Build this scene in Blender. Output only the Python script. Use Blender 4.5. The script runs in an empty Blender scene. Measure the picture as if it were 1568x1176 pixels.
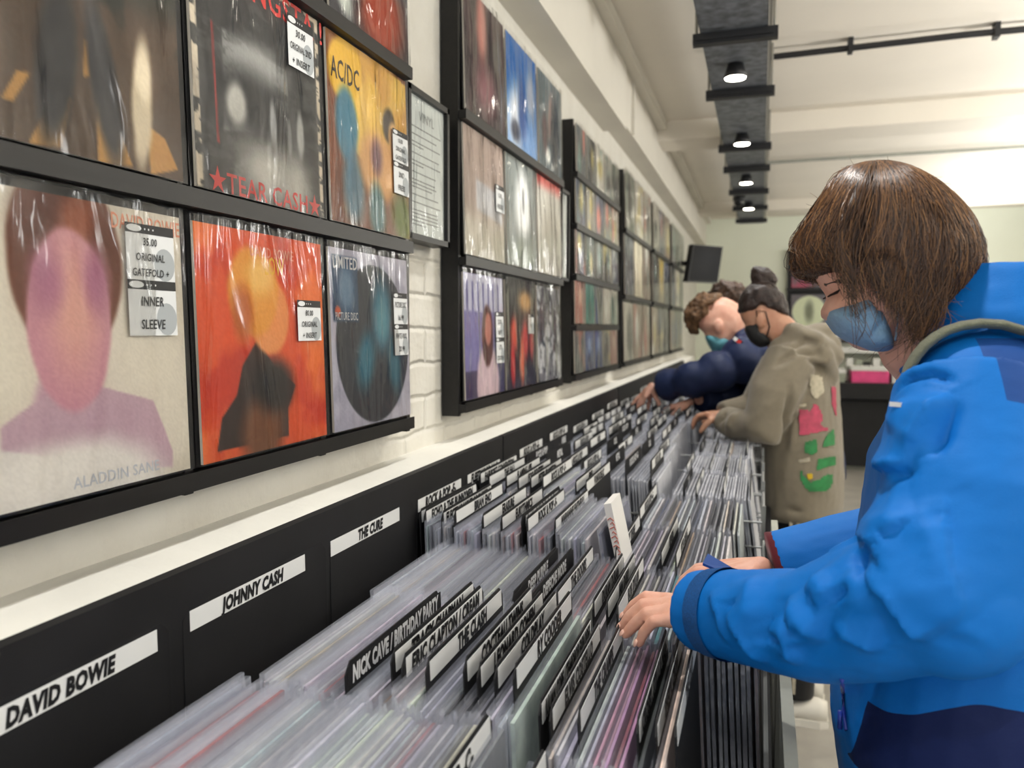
import bpy, math, random
import numpy as np
from mathutils import Vector, Matrix, noise
random.seed(11)
rng = np.random.default_rng(5)
SC = bpy.context.scene
COL = SC.collection

# ------------------------------------------------------------------ camera
F_PX, PX, PY = 1250.0, 735.0, 588.0          # focal length and principal point for a 1568 x 1176 frame
PHI = math.atan((588 - 502) / F_PX)
TH = math.atan((1165 - 735) / F_PX * math.cos(PHI))
CAM = np.array([.72, 0, 1.45])
RX = np.array([math.cos(TH), math.sin(TH), 0])
FW = np.array([-math.sin(TH) * math.cos(PHI), math.cos(TH) * math.cos(PHI), -math.sin(PHI)])
UP = np.array([-math.sin(TH) * math.sin(PHI), math.cos(TH) * math.sin(PHI), math.cos(PHI)])
cd = bpy.data.cameras.new('camera')
cam = bpy.data.objects.new('camera', cd); COL.objects.link(cam)
cam.matrix_world = Matrix(((RX[0], UP[0], -FW[0], CAM[0]), (RX[1], UP[1], -FW[1], CAM[1]), (RX[2], UP[2], -FW[2], CAM[2]), (0, 0, 0, 1)))
cd.sensor_width = 36; cd.sensor_fit = 'HORIZONTAL'
cd.lens = F_PX / 1568 * 36
cd.shift_x = (784 - PX) / 1568
cd.clip_start = .02
cd.dof.use_dof = True; cd.dof.focus_distance = 1.15; cd.dof.aperture_fstop = 5.2
SC.camera = cam
# ------------------------------------------------------------------ light and exposure
w = bpy.data.worlds.new('world'); SC.world = w; w.use_nodes = True
w.node_tree.nodes['Background'].inputs[0].default_value = (.92, .96, 1, 1)
w.node_tree.nodes['Background'].inputs[1].default_value = .85
SC.view_settings.view_transform = 'Standard'; SC.view_settings.look = 'None'
SC.view_settings.gamma = 1; SC.view_settings.use_curve_mapping = False
SC.view_settings.exposure = 0.6
SC.cycles.use_denoising = True
SC.cycles.max_bounces = 8; SC.cycles.transparent_max_bounces = 24
SC.cycles.sample_clamp_indirect = 6
SPOT_W = 29.0
AISLE_W = 9.0
def spot_lamp(name, loc, watts, size=124, blend=.8, radius=.035, color=(1, .982, .948), aim=(0, 0, -1)):
    d = bpy.data.lights.new(name, 'SPOT'); d.energy = watts; d.spot_size = math.radians(size); d.spot_blend = blend
    d.shadow_soft_size = radius; d.color = color
    o = bpy.data.objects.new(name, d); COL.objects.link(o); o.location = loc
    o.rotation_euler = Vector(aim).to_track_quat('-Z', 'Y').to_euler()
    return o
# added fill: unseen point lights over the right-hand aisle, without fittings
for k in range(6):
    d = bpy.data.lights.new('aisle_fill_light', 'POINT'); d.energy = AISLE_W * (.35 if k == 0 else 1); d.shadow_soft_size = .12; d.color = (1, .985, .95)
    o = bpy.data.objects.new('aisle_fill_light', d); COL.objects.link(o); o.location = (2.5, .2 + 1.75 * k, 2.2)

# added fill: unseen spots towards the right, aimed up to brighten the ceiling
for k in range(5):
    spot_lamp('ceiling_fill_spot', (3.0, -.4 + 2.1 * k, 1.85), 84.0 if k < 3 else 50.0, 165, .6, .12, (1, .985, .955), (-.25, 0, 1))

# ------------------------------------------------------------------ helpers
def ray(x, y):
    return FW + RX * (x - PX) / F_PX - UP * (y - PY) / F_PX
def at(x, y, X=None, Y=None, Z=None):
    """the point of the room seen at a photo pixel, on the plane x=X, y=Y or z=Z"""
    d = ray(x, y); i, v = (0, X) if X is not None else (1, Y) if Y is not None else (2, Z)
    return CAM + d * (v - CAM[i]) / d[i]
def pr(P):
    q = np.asarray(P) - CAM; z = q @ FW
    return PX + F_PX * (q @ RX) / z, PY - F_PX * (q @ UP) / z
def lin(c):
    return tuple((v / 255 / 12.92) if v / 255 <= .04045 else ((v / 255 + .055) / 1.055) ** 2.4 for v in c)

class N:                                        # small node-tree helper
    def __init__(s, name):
        s.m = bpy.data.materials.new(name); s.m.use_nodes = True
        s.t = s.m.node_tree; s.n = s.t.nodes; s.l = s.t.links
        s.b = s.n['Principled BSDF']; s.out = s.n['Material Output']
    def new(s, t, **k):
        x = s.n.new(t)
        for a, v in k.items(): setattr(x, a, v)
        return x
    def link(s, a, b): s.l.new(a, b)
def mat(name, rgb, rough=.6, metal=0, var=.0, vscale=20, bump=0, bscale=40, spec=.5, stretch=None, sheen=0):
    k = N(name); b = k.b; c = lin(rgb)
    b.inputs['Base Color'].default_value = (*c, 1); b.inputs['Roughness'].default_value = rough
    b.inputs['Metallic'].default_value = metal; b.inputs['Specular IOR Level'].default_value = spec
    if sheen: b.inputs['Sheen Weight'].default_value = sheen
    tc = k.new('ShaderNodeTexCoord'); src = tc.outputs['Object']
    if stretch:
        mp = k.new('ShaderNodeMapping'); mp.inputs['Scale'].default_value = stretch; k.link(src, mp.inputs[0]); src = mp.outputs[0]
    if var:
        nz = k.new('ShaderNodeTexNoise'); nz.inputs['Scale'].default_value = vscale; nz.inputs['Detail'].default_value = 5
        k.link(src, nz.inputs['Vector'])
        r = k.new('ShaderNodeValToRGB'); r.color_ramp.elements[0].position = .3; r.color_ramp.elements[1].position = .7
        r.color_ramp.elements[0].color = (*[v * (1 - var) for v in c], 1); r.color_ramp.elements[1].color = (*[min(1, v * (1 + var)) for v in c], 1)
        k.link(nz.outputs[0], r.inputs[0]); k.link(r.outputs[0], b.inputs['Base Color'])
    if bump:
        nz = k.new('ShaderNodeTexNoise'); nz.inputs['Scale'].default_value = bscale; nz.inputs['Detail'].default_value = 6
        k.link(src, nz.inputs['Vector'])
        bp = k.new('ShaderNodeBump'); bp.inputs['Strength'].default_value = bump; bp.inputs['Distance'].default_value = .01
        k.link(nz.outputs[0], bp.inputs['Height']); k.link(bp.outputs[0], b.inputs['Normal'])
    return k.m
def emit(name, rgb, s):
    k = N(name); k.b.inputs['Base Color'].default_value = (*lin(rgb), 1)
    k.b.inputs['Emission Color'].default_value = (*lin(rgb), 1); k.b.inputs['Emission Strength'].default_value = s
    return k.m

class MB:
    """collects shapes and links them as ONE mesh object"""
    def __init__(s): s.v = []; s.f = []; s.m = []; s.col = None
    def add(s, vs, fs, m=0):
        o = len(s.v); s.v += [tuple(map(float, p)) for p in vs]
        for f in fs: s.f.append(tuple(i + o for i in f)); s.m.append(m)
    def obox(s, c, h, ax=None, m=0):
        c = np.asarray(c, float); ax = np.eye(3) if ax is None else np.asarray(ax, float)
        P = [c + ax[0] * h[0] * i + ax[1] * h[1] * j + ax[2] * h[2] * k for i in (-1, 1) for j in (-1, 1) for k in (-1, 1)]
        s.add(P, [(0, 1, 3, 2), (4, 6, 7, 5), (0, 4, 5, 1), (2, 3, 7, 6), (0, 2, 6, 4), (1, 5, 7, 3)], m)
    def box(s, x0, x1, y0, y1, z0, z1, m=0):
        s.obox(((x0 + x1) / 2, (y0 + y1) / 2, (z0 + z1) / 2), ((x1 - x0) / 2, (y1 - y0) / 2, (z1 - z0) / 2), None, m)
    def quad(s, a, b, c, d, m=0): s.add([a, b, c, d], [(0, 1, 2, 3)], m)
    def loft(s, rings, m=0, cap=True, close=True):
        n = len(rings[0]); vs = [p for r in rings for p in r]; fs = []
        for i in range(len(rings) - 1):
            for j in range(n if close else n - 1):
                a, b = i * n + j, i * n + (j + 1) % n
                fs.append((a, b, b + n, a + n))
        if cap: fs += [tuple(range(n))[::-1], tuple(range((len(rings) - 1) * n, len(rings) * n))]
        s.add(vs, fs, m)
    def tube(s, pts, rad, n=10, m=0, cap=True, round_ends=False, flat=1.0, flatdir=None):
        P = [np.asarray(p, float) for p in pts]; R = [rad] * len(P) if np.isscalar(rad) else list(rad)
        if round_ends:
            t0 = (P[0] - P[1]) / np.linalg.norm(P[0] - P[1]); t1 = (P[-1] - P[-2]) / np.linalg.norm(P[-1] - P[-2])
            a, b = [], []
            for q in (80, 55, 28):
                q = math.radians(q)
                a.append((P[0] + t0 * R[0] * math.sin(q), R[0] * math.cos(q))); b.insert(0, (P[-1] + t1 * R[-1] * math.sin(q), R[-1] * math.cos(q)))
            P = [x for x, _ in a] + P + [x for x, _ in b]; R = [x for _, x in a] + R + [x for _, x in b]
        rings = []; prev = None
        for i, p in enumerate(P):
            t = P[min(i + 1, len(P) - 1)] - P[max(i - 1, 0)]; t = t / (np.linalg.norm(t) + 1e-9)
            if prev is None:
                up = np.asarray(flatdir, float) if flatdir is not None else (np.array([0, 0, 1.]) if abs(t[2]) < .9 else np.array([1., 0, 0]))
                u = up - t * (up @ t)
            else: u = prev - t * (prev @ t)
            u = u / (np.linalg.norm(u) + 1e-9); prev = u; v = np.cross(t, u)
            rings.append([p + R[i] * (math.cos(a) * u * flat + math.sin(a) * v) for a in np.linspace(0, 2 * math.pi, n, endpoint=False)])
        s.loft(rings, m, cap)
    def ell(s, c, r, m=0, n=16, ax=None):
        c = np.asarray(c, float); ax = np.eye(3) if ax is None else np.asarray(ax, float)
        rings = []
        for q in np.linspace(-math.pi / 2 + .05, math.pi / 2 - .05, n):
            rings.append([c + ax[0] * r[0] * math.cos(q) * math.cos(a) + ax[1] * r[1] * math.cos(q) * math.sin(a) + ax[2] * r[2] * math.sin(q)
                          for a in np.linspace(0, 2 * math.pi, n + 4, endpoint=False)])
        s.loft(rings, m)
    def inflate(s, poly, yc, W, m=0, p=2.2, nr=9, n=48, slope=0.0):
        """a rounded solid whose outline in the x-z plane at y=yc is POLY and whose half thickness is W"""
        P = smooth_loop(poly, n); c = P.mean(0); rings = []
        for q in np.linspace(-1, 1, nr):
            q = math.sin(q * math.pi / 2 * .985); k = (1 - abs(q) ** p) ** (1 / p)
            rings.append([(c[0] + (a[0] - c[0]) * k, yc + W * q + slope * (a[0] - c[0]), c[1] + (a[1] - c[1]) * k) for a in P])
        s.loft(rings, m)
    def text(s, body, o, ux, uy, h, maxw=None, m=0, bold=.02, shear=0, xs=1.0, align='C', lift=.0004):
        vs, fs, wd = glyphs(body, bold, shear)
        if not vs: return
        k = h / .7; kx = k * xs
        if maxw and wd * kx > maxw: kx = maxw / wd
        o = np.asarray(o, float); ux = np.asarray(ux, float); uy = np.asarray(uy, float); nz = np.cross(ux, uy)
        x0 = {'C': -wd / 2, 'L': 0}[align]
        s.add([o + ux * (p[0] + x0) * kx + uy * (p[1] - .35) * k + nz * lift for p in vs], fs, m)
    def mesh(s, name, mats, smooth=False):
        me = bpy.data.meshes.new(name); me.from_pydata(s.v, [], s.f)
        for q in mats: me.materials.append(q)
        if len(mats) > 1: me.polygons.foreach_set('material_index', s.m)
        if smooth: me.polygons.foreach_set('use_smooth', [True] * len(me.polygons))
        me.update(); return me
    def build(s, name, mats, parent=None, smooth=False):
        mats = mats if isinstance(mats, (list, tuple)) else [mats]
        return link(name, s.mesh(name, mats, smooth), parent)
def link(name, me, parent=None):
    o = bpy.data.objects.new(name, me); COL.objects.link(o)
    if parent: o.parent = parent
    return o
def empty(name, loc=(0, 0, 0)):
    o = bpy.data.objects.new(name, None); o.location = loc; o.empty_display_size = .05; COL.objects.link(o); return o
def tag(o, label=None, cat=None, group=None, kind=None):
    if label: o['label'] = label
    if cat: o['category'] = cat
    if group: o['group'] = group
    if kind: o['kind'] = kind
    return o
def under(o, root):                              # parts are built in room coordinates; shift them under their thing's origin
    o.parent = root; o.location = -root.location; return o
def smooth_loop(poly, n):
    P = np.asarray(poly, float); m = len(P)
    Q = []
    for i in range(m):
        a, b, c, d = P[i - 1], P[i], P[(i + 1) % m], P[(i + 2) % m]
        for t in np.linspace(0, 1, 8, endpoint=False):
            Q.append(.5 * (2 * b + (c - a) * t + (2 * a - 5 * b + 4 * c - d) * t * t + (3 * b - a - 3 * c + d) * t ** 3))
    Q = np.array(Q); L = np.r_[0, np.cumsum(np.linalg.norm(np.roll(Q, -1, 0) - Q, axis=1))]
    Q = np.vstack([Q, Q[:1]]); u = np.linspace(0, L[-1], n, endpoint=False)
    return np.c_[np.interp(u, L, Q[:, 0]), np.interp(u, L, Q[:, 1])]
def pxpoly(pts, Y): return [tuple(at(x, y, Y=Y)[[0, 2]]) for x, y in pts]
_G = {}
def glyphs(body, bold, shear):
    key = (body, bold, shear)
    if key not in _G:
        c = bpy.data.curves.new('t', 'FONT'); c.body = body; c.size = 1; c.offset = bold; c.shear = shear; c.resolution_u = 2; c.space_character = 1.06
        o = bpy.data.objects.new('t', c); me = bpy.data.meshes.new_from_object(o)
        vs = [tuple(v.co[:2]) for v in me.vertices]; fs = [tuple(p.vertices) for p in me.polygons]
        x0 = min((v[0] for v in vs), default=0); wd = max((v[0] for v in vs), default=0) - x0
        _G[key] = ([(v[0] - x0, v[1]) for v in vs], fs, wd)
        bpy.data.objects.remove(o); bpy.data.meshes.remove(me); bpy.data.curves.remove(c)
    return _G[key]
def fuse(mb, voxel, it=6, shrink=.5):
    """one continuous skin over everything in MB"""
    me = mb.mesh('tmp', []); o = bpy.data.objects.new('tmp', me); COL.objects.link(o)
    r = o.modifiers.new('r', 'REMESH'); r.mode = 'VOXEL'; r.voxel_size = voxel; r.adaptivity = 0
    if it:
        q = o.modifiers.new('s', 'SMOOTH'); q.iterations = it; q.factor = shrink
    dg = bpy.context.evaluated_depsgraph_get(); dg.update()
    out = bpy.data.meshes.new_from_object(o.evaluated_get(dg))
    bpy.data.objects.remove(o); bpy.data.meshes.remove(me)
    out.polygons.foreach_set('use_smooth', [True] * len(out.polygons))
    return out
def verts(me):
    a = np.empty(len(me.vertices) * 3); me.vertices.foreach_get('co', a); return a.reshape(-1, 3)
def normals(me):
    a = np.empty(len(me.vertices) * 3); me.vertex_normals.foreach_get('vector', a); return a.reshape(-1, 3)
def setverts(me, a): me.vertices.foreach_set('co', a.reshape(-1)); me.update()
def ordn(n):
    return f"{n}{'th' if 10 <= n % 100 <= 20 else {1: 'st', 2: 'nd', 3: 'rd'}.get(n % 10, 'th')}"

# ================================================================== the setting
def wall_paint():
    k = N('white_painted_brick'); b = k.b
    tc = k.new('ShaderNodeTexCoord'); sp = k.new('ShaderNodeSeparateXYZ'); cb = k.new('ShaderNodeCombineXYZ')
    k.link(tc.outputs['Object'], sp.inputs[0]); k.link(sp.outputs[1], cb.inputs[0]); k.link(sp.outputs[2], cb.inputs[1])
    nz = k.new('ShaderNodeTexNoise'); nz.inputs['Scale'].default_value = 9; nz.inputs['Detail'].default_value = 6
    k.link(tc.outputs['Object'], nz.inputs['Vector'])
    wob = k.new('ShaderNodeMix', data_type='VECTOR'); wob.inputs[0].default_value = .022
    k.link(cb.outputs[0], wob.inputs[4]); k.link(nz.outputs[1], wob.inputs[5])
    br = k.new('ShaderNodeTexBrick'); br.inputs['Scale'].default_value = 1
    br.inputs['Brick Width'].default_value = .225; br.inputs['Row Height'].default_value = .075
    br.inputs['Mortar Size'].default_value = .009; br.inputs['Mortar Smooth'].default_value = 1
    k.link(wob.outputs[1], br.inputs['Vector'])
    mr = k.new('ShaderNodeMapRange'); mr.inputs[1].default_value = 1.6; mr.inputs[2].default_value = 1.72; mr.inputs[3].default_value = .6; mr.inputs[4].default_value = .03; k.link(sp.outputs[2], mr.inputs[0])
    b1 = k.new('ShaderNodeBump', invert=True); my = k.new('ShaderNodeMapRange'); my.inputs[1].default_value = 1.46; my.inputs[2].default_value = 1.54; my.inputs[3].default_value = .05; k.link(sp.outputs[1], my.inputs[0]); mm = k.new('ShaderNodeMath', operation='MULTIPLY'); k.link(mr.outputs[0], mm.inputs[0]); k.link(my.outputs[0], mm.inputs[1]); k.link(mm.outputs[0], b1.inputs['Strength']); b1.inputs['Distance'].default_value = .009
    k.link(br.outputs['Fac'], b1.inputs['Height'])
    n2 = k.new('ShaderNodeTexNoise'); n2.inputs['Scale'].default_value = 45; n2.inputs['Detail'].default_value = 8
    k.link(tc.outputs['Object'], n2.inputs['Vector'])
    b2 = k.new('ShaderNodeBump'); b2.inputs['Strength'].default_value = .35; b2.inputs['Distance'].default_value = .01
    k.link(n2.outputs[0], b2.inputs['Height']); k.link(b1.outputs[0], b2.inputs['Normal']); k.link(b2.outputs[0], b.inputs['Normal'])
    r = k.new('ShaderNodeValToRGB'); r.color_ramp.elements[0].color = (*lin((205, 200, 188)), 1); r.color_ramp.elements[1].color = (*lin((228, 226, 218)), 1)
    k.link(nz.outputs[0], r.inputs[0]); k.link(r.outputs[0], b.inputs['Base Color']); b.inputs['Roughness'].default_value = .55
    return k.m
M_BRICK = wall_paint()
M_PLASTER = mat('white_plaster', (226, 224, 216), .7, var=.05, vscale=6, bump=.25, bscale=30)
M_SOFFIT = mat('soffit_plaster', (215, 210, 198), .8, var=.04, vscale=3)
M_CEIL = mat('ceiling_paint', (226, 219, 206), .85, var=.04, vscale=1.5)
M_FAR = mat('far_wall_paint', (232, 236, 220), .8, var=.03, vscale=2)
M_FLOOR = mat('grey_vinyl_floor', (150, 146, 138), .4, var=.12, vscale=6, bump=.03, bscale=200)
M_BLACKB = mat('black_board', (24, 24, 26), .55, var=.25, vscale=9, spec=.35)
M_BLACKW = mat('black_stained_wood', (20, 19, 19), .4, var=.3, vscale=12, stretch=(8, 1, 8), spec=.4)
M_CARD = mat('black_card', (25, 25, 27), .6, var=.2, vscale=14, spec=.3)
M_STRIP = mat('white_label_strip', (222, 223, 222), .5)
M_INK = mat('black_ink', (16, 16, 18), .5)
M_WHITEINK = mat('white_ink', (205, 206, 208), .5)
M_WIRE = mat('grey_wire', (135, 137, 136), .4, metal=.3)
M_GREYB = mat('grey_board_edge', (150, 152, 142), .6, var=.08)

def structure(name, mb, m):
    return tag(mb.build(name, m), kind='structure')
Y0, Y1, CZ, XR = -1.6, 9.9, 2.68, 3.7
m = MB(); m.box(-.15, XR, Y0, Y1, -.05, 0); structure('floor', m, M_FLOOR)
m = MB(); m.box(-.15, 0, Y0, Y1, 0, CZ + .3); structure('wall_left', m, M_BRICK)
m = MB(); m.box(-.15, XR + .15, Y1, Y1 + .12, 0, CZ + .3); structure('wall_far', m, M_FAR)
m = MB(); m.box(XR, XR + .15, Y0, Y1, 0, CZ + .3); structure('wall_right', m, M_PLASTER)
m = MB(); m.box(-.15, XR + .15, Y0, Y1 + .12, CZ + .02, CZ + .1); structure('ceiling', m, M_CEIL)
m = MB()                                          # boxed-in soffit along the top of the left wall, stepping at a joint
m.box(0, .108, Y0, 3.88, 2.37, CZ + .02); m.box(0, .098, 3.88, Y1, 2.40, CZ + .02)
m.box(0, .15, Y0, Y1, CZ - .03, CZ + .02); m.box(.098, .112, 4.1, 4.13, 2.40, CZ)
structure('trim_1', m, M_SOFFIT)
m = MB()                                          # beams crossing the ceiling
for y, d in ((5.15, .17), (8.6, .14)):
    m.box(0, XR, y, y + .32, CZ - d * .55, CZ + .02)
structure('trim_2', m, M_CEIL)
m = MB()                                          # plaster ledge on which the racks' back boards end
n = 60; rings = []
for i in range(n + 1):
    y = Y0 + (8.2 - Y0) * i / n; j = .0025 * noise.noise((y * 5, 0, 0))
    rings.append([(0, y, .02), (0, y, 1.178 + j), (.03, y, 1.180 + j), (.094, y, 1.173 + j), (.103, y, 1.166), (.104, y, .02)])
m.loft(rings); structure('trim_3', m, M_PLASTER)
m = MB(); m.box(0.36, XR, Y1 - .015, Y1, 0, .1); structure('baseboard_far', m, M_BLACKB)

# ================================================================== ceiling fittings
M_TRAY = mat('perforated_black_tray', (100, 104, 110), .5, metal=.1, var=.5, vscale=28)
M_STRUT = mat('black_strut', (28, 28, 30), .5)
M_ROD = mat('zinc_rod', (150, 148, 140), .4, metal=.6)
M_LAMP = emit('lamp_glow', (255, 248, 232), 14)
tray = empty('cable_tray', (.605, 3.5, 2.5)); tag(tray, 'long dark perforated cable tray hung under the ceiling on cross bars', 'cable tray')
m = MB(); m.box(.49, .72, -1.2, 8.9, 2.515, 2.519); m.box(.488, .492, -1.2, 8.9, 2.515, 2.57); m.box(.718, .722, -1.2, 8.9, 2.515, 2.57)
for k in range(50): m.box(.52, .69, -1.1 + .2 * k, -1.08 + .2 * k, 2.519, 2.525)
under(m.build('tray_channel', M_TRAY), tray)
m = MB(); m.box(.724, .735, -1.2, 8.9, 2.55, 2.575); under(m.build('side_rail', M_ROD), tray)
for y in (-.6, .6, 1.9, 3.15, 3.9, 5.06, 5.74, 6.7, 7.6, 8.5):
    m = MB(); m.box(.462, .755, y - .02, y + .02, 2.475, 2.514); m.box(.475, .74, y - .028, y - .021, 2.487, 2.5); cb = under(m.build('cross_bar', M_STRUT), tray)
    for x in (.474, .742):
        m = MB(); m.tube([(x, y, 2.514), (x, y, CZ + .02)], .005, 8); m.build('hanger_rod', M_ROD, cb)
def spotlight(y, label):
    r = empty('ceiling_spotlight', (.6, y, 2.513)); tag(r, label, 'spotlight', 'spotlights along the cable tray')
    m = MB(); m.tube([(0, 0, 0), (0, 0, -.03), (0, 0, -.055)], [.03, .04, .047], 20); m.build('housing', M_STRUT, r, True)
    m = MB(); m.tube([(0, 0, -.05), (0, 0, -.0575)], [.043, .04], 20); m.build('lamp_face', M_LAMP, r)
    l = spot_lamp('lamp', (0, 0, -.065), SPOT_W); l.parent = r
for y, lb in zip((-.27, 1.0, 2.27, 3.53, 4.79, 6.08, 7.39), ('lit spotlight on the cable tray behind the viewer', 'lit spotlight on the cable tray above the nearest wall rack', 'lit spotlight on the cable tray, the last before the top of the frame',
        'lit spotlight on the dark cable tray, largest and highest in the picture', 'lit spotlight on the cable tray, second along in front of the ceiling beam', 'lit spotlight on the cable tray, third along after the beam', 'lit spotlight on the cable tray beside the dome camera, farthest of all')):
    spotlight(y, lb)
r = empty('security_camera', (.53, 7.05, 2.5)); tag(r, 'small dark dome camera under the far end of the cable tray', 'camera')
m = MB(); m.tube([(0, 0, .015), (0, 0, -.02)], [.05, .048], 18); m.build('base', M_STRUT, r, True)
m = MB(); m.ell((0, 0, -.025), (.042, .042, .042), n=12); m.build('dome', mat('dark_dome', (14, 14, 16), .1), r, True)
m = MB(); m.tube([(.735, 3.97, 2.66), (1.5, 3.95, 2.665), (2.4, 3.96, 2.66), (XR, 3.96, 2.66)], .014, 10)
for x in (1.05, 1.6, 2.2, 2.8): m.box(x, x + .02, 3.93, 3.985, 2.64, CZ + .02)
tag(m.build('conduit_pipe', M_STRUT, smooth=False), 'dark conduit pipe running across the ceiling from the cable tray', 'pipe')
m = MB(); m.tube([(.72, 6.5, 2.67), (1.5, 6.5, 2.672), (XR, 6.5, 2.67)], .012, 10)
tag(m.build('conduit_pipe', M_GREYB), 'thin pale conduit crossing the ceiling behind the second spotlight', 'pipe')

# ================================================================== wall racks with displayed records
def sleeve_mat(name, veil=.1, wr=1.0, scale=(14, 14, 5)):
    k = N(name); n = k.n; n.remove(k.b)
    tr = k.new('ShaderNodeBsdfTransparent'); gl = k.new('ShaderNodeBsdfGlossy'); gl.inputs['Roughness'].default_value = .09; gl.inputs['Color'].default_value = (1, 1, 1, 1)
    df = k.new('ShaderNodeBsdfDiffuse'); df.inputs['Color'].default_value = (.8, .82, .86, 1)
    tc = k.new('ShaderNodeTexCoord'); oi = k.new('ShaderNodeObjectInfo')
    ad = k.new('ShaderNodeVectorMath', operation='ADD'); k.link(tc.outputs['Object'], ad.inputs[0])
    ml = k.new('ShaderNodeVectorMath', operation='SCALE'); ml.inputs[0].default_value = (7, 9, 5); k.link(oi.outputs['Random'], ml.inputs['Scale']); k.link(ml.outputs[0], ad.inputs[1])
    mp = k.new('ShaderNodeMapping'); mp.inputs['Scale'].default_value = scale; mp.inputs['Rotation'].default_value = (.25, 0, 0); k.link(ad.outputs[0], mp.inputs[0])
    nz = k.new('ShaderNodeTexNoise'); nz.inputs['Scale'].default_value = 1; nz.inputs['Detail'].default_value = 2.5; nz.inputs['Distortion'].default_value = .6
    k.link(mp.outputs[0], nz.inputs['Vector'])
    bp = k.new('ShaderNodeBump'); bp.inputs['Strength'].default_value = 1; bp.inputs['Distance'].default_value = .017 * wr
    k.link(nz.outputs[0], bp.inputs['Height']); k.link(bp.outputs[0], gl.inputs['Normal'])
    fr = k.new('ShaderNodeFresnel'); fr.inputs['IOR'].default_value = 1.28; k.link(bp.outputs[0], fr.inputs['Normal'])
    m1 = k.new('ShaderNodeMixShader'); m1.inputs[0].default_value = veil; k.link(tr.outputs[0], m1.inputs[1]); k.link(df.outputs[0], m1.inputs[2])
    m2 = k.new('ShaderNodeMixShader'); k.link(fr.outputs[0], m2.inputs[0]); k.link(m1.outputs[0], m2.inputs[1]); k.link(gl.outputs[0], m2.inputs[2])
    k.link(m2.outputs[0], k.out.inputs[0]); return k.m
M_SLEEVE = sleeve_mat('clear_plastic_sleeve', .015, 1.0, (10, 13, 3.2))
M_SLEEVE2 = sleeve_mat('glossy_plastic_sleeve', .07, 1.3, (12, 16, 3.5))
def art_mat():
    k = N('printed_cover'); a = k.new('ShaderNodeVertexColor'); a.layer_name = 'art'
    k.link(a.outputs[0], k.b.inputs['Base Color']); k.b.inputs['Roughness'].default_value = .5; k.b.inputs['Specular IOR Level'].default_value = .25
    return k.m
M_ART = art_mat()
M_CREAM = mat('cover_card', (214, 205, 190), .7)
M_GREYINK = mat('grey_ink', (120, 124, 124), .6)
M_LABEL = mat('price_label_paper', (212, 214, 214), .5)
M_LABELG = mat('price_label_grey', (158, 163, 165), .5)
M_RED = mat('red_print', (205, 50, 42), .5); M_YEL = mat('yellow_print', (238, 190, 40), .5)
M_PALE = mat('pale_orange_print', (226, 150, 118), .5); M_BLUEP = mat('pale_blue_print', (202, 206, 214), .5)

def smst(a, b, x):
    t = np.clip((x - a) / (b - a + 1e-9), 0, 1); return t * t * (3 - 2 * t)
def fbm(U, V, s, seed):
    r = np.zeros_like(U); g = np.random.default_rng(seed); amp = 1; tot = 0
    for o in range(4):
        n = int(max(2, s * 2 ** o)) + 2; T = g.random((n + 1, n + 1))
        x = U * s * 2 ** o % (n - 1); y = V * s * 2 ** o % (n - 1); i = x.astype(int); j = y.astype(int); fx = x - i; fy = y - j
        fx = fx * fx * (3 - 2 * fx); fy = fy * fy * (3 - 2 * fy)
        r += amp * ((T[i, j] * (1 - fx) + T[i + 1, j] * fx) * (1 - fy) + (T[i, j + 1] * (1 - fx) + T[i + 1, j + 1] * fx) * fy); tot += amp; amp *= .55
    return r / tot
def inpoly(U, V, P):
    ins = np.zeros(U.shape, bool); n = len(P)
    for i in range(n):
        (x0, y0), (x1, y1) = P[i], P[(i + 1) % n]
        if y0 == y1: continue
        ins ^= ((y0 > V) != (y1 > V)) & (U < (x1 - x0) * (V - y0) / (y1 - y0) + x0)
    return ins
def paint(shapes, n, seed):
    u = (np.arange(n + 1)) / n; U, V = np.meshgrid(u, u, indexing='ij')       # U to the right, V down
    A = np.zeros((n + 1, n + 1, 3)) + .5; W1 = fbm(U, V, 4, seed) - .5; W2 = fbm(V, U, 5, seed + 1) - .5
    for s in shapes:
        k = s[0]
        if k == 'bg': A[:] = s[1]; continue
        if k == 'mix':                                                            # mottle towards a colour
            f = smst(s[3], s[4], fbm(U, V * (s[5] if len(s) > 5 else 1), s[2], seed + 3)); A += (np.array(s[1]) - A) * f[..., None]; continue
        if k == 'grad': f = smst(s[2], s[3], V); A += (np.array(s[1]) - A) * f[..., None]; continue
        if k == 'e':
            _, c, cx, cy, rx, ry, soft = s[:7]; a = math.radians(s[7]) if len(s) > 7 else 0; wb = s[8] if len(s) > 8 else .03
            x = U - cx + W1 * wb; y = V - cy + W2 * wb; X = x * math.cos(a) + y * math.sin(a); Y = -x * math.sin(a) + y * math.cos(a)
            d = np.sqrt((X / rx) ** 2 + (Y / ry) ** 2); f = 1 - smst(1 - soft, 1 + soft, d)
        if k == 'p': c = s[1]; wb = s[3] if len(s) > 3 else .015; f = sum(inpoly(U + W1 * wb + a / n / 5, V + W2 * wb + b / n / 5, s[2]).astype(float) for a in (-2, -1, 0, 1, 2) for b in (-2, -1, 0, 1, 2)) / 25
        A += (np.array(c) - A) * f[..., None]
    A = np.clip(A + (np.random.default_rng(seed).random((n + 1, n + 1, 1)) - .5) * 10, 0, 255) / 255
    return np.where(A <= .04045, A / 12.92, ((A + .055) / 1.055) ** 2.4)
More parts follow.
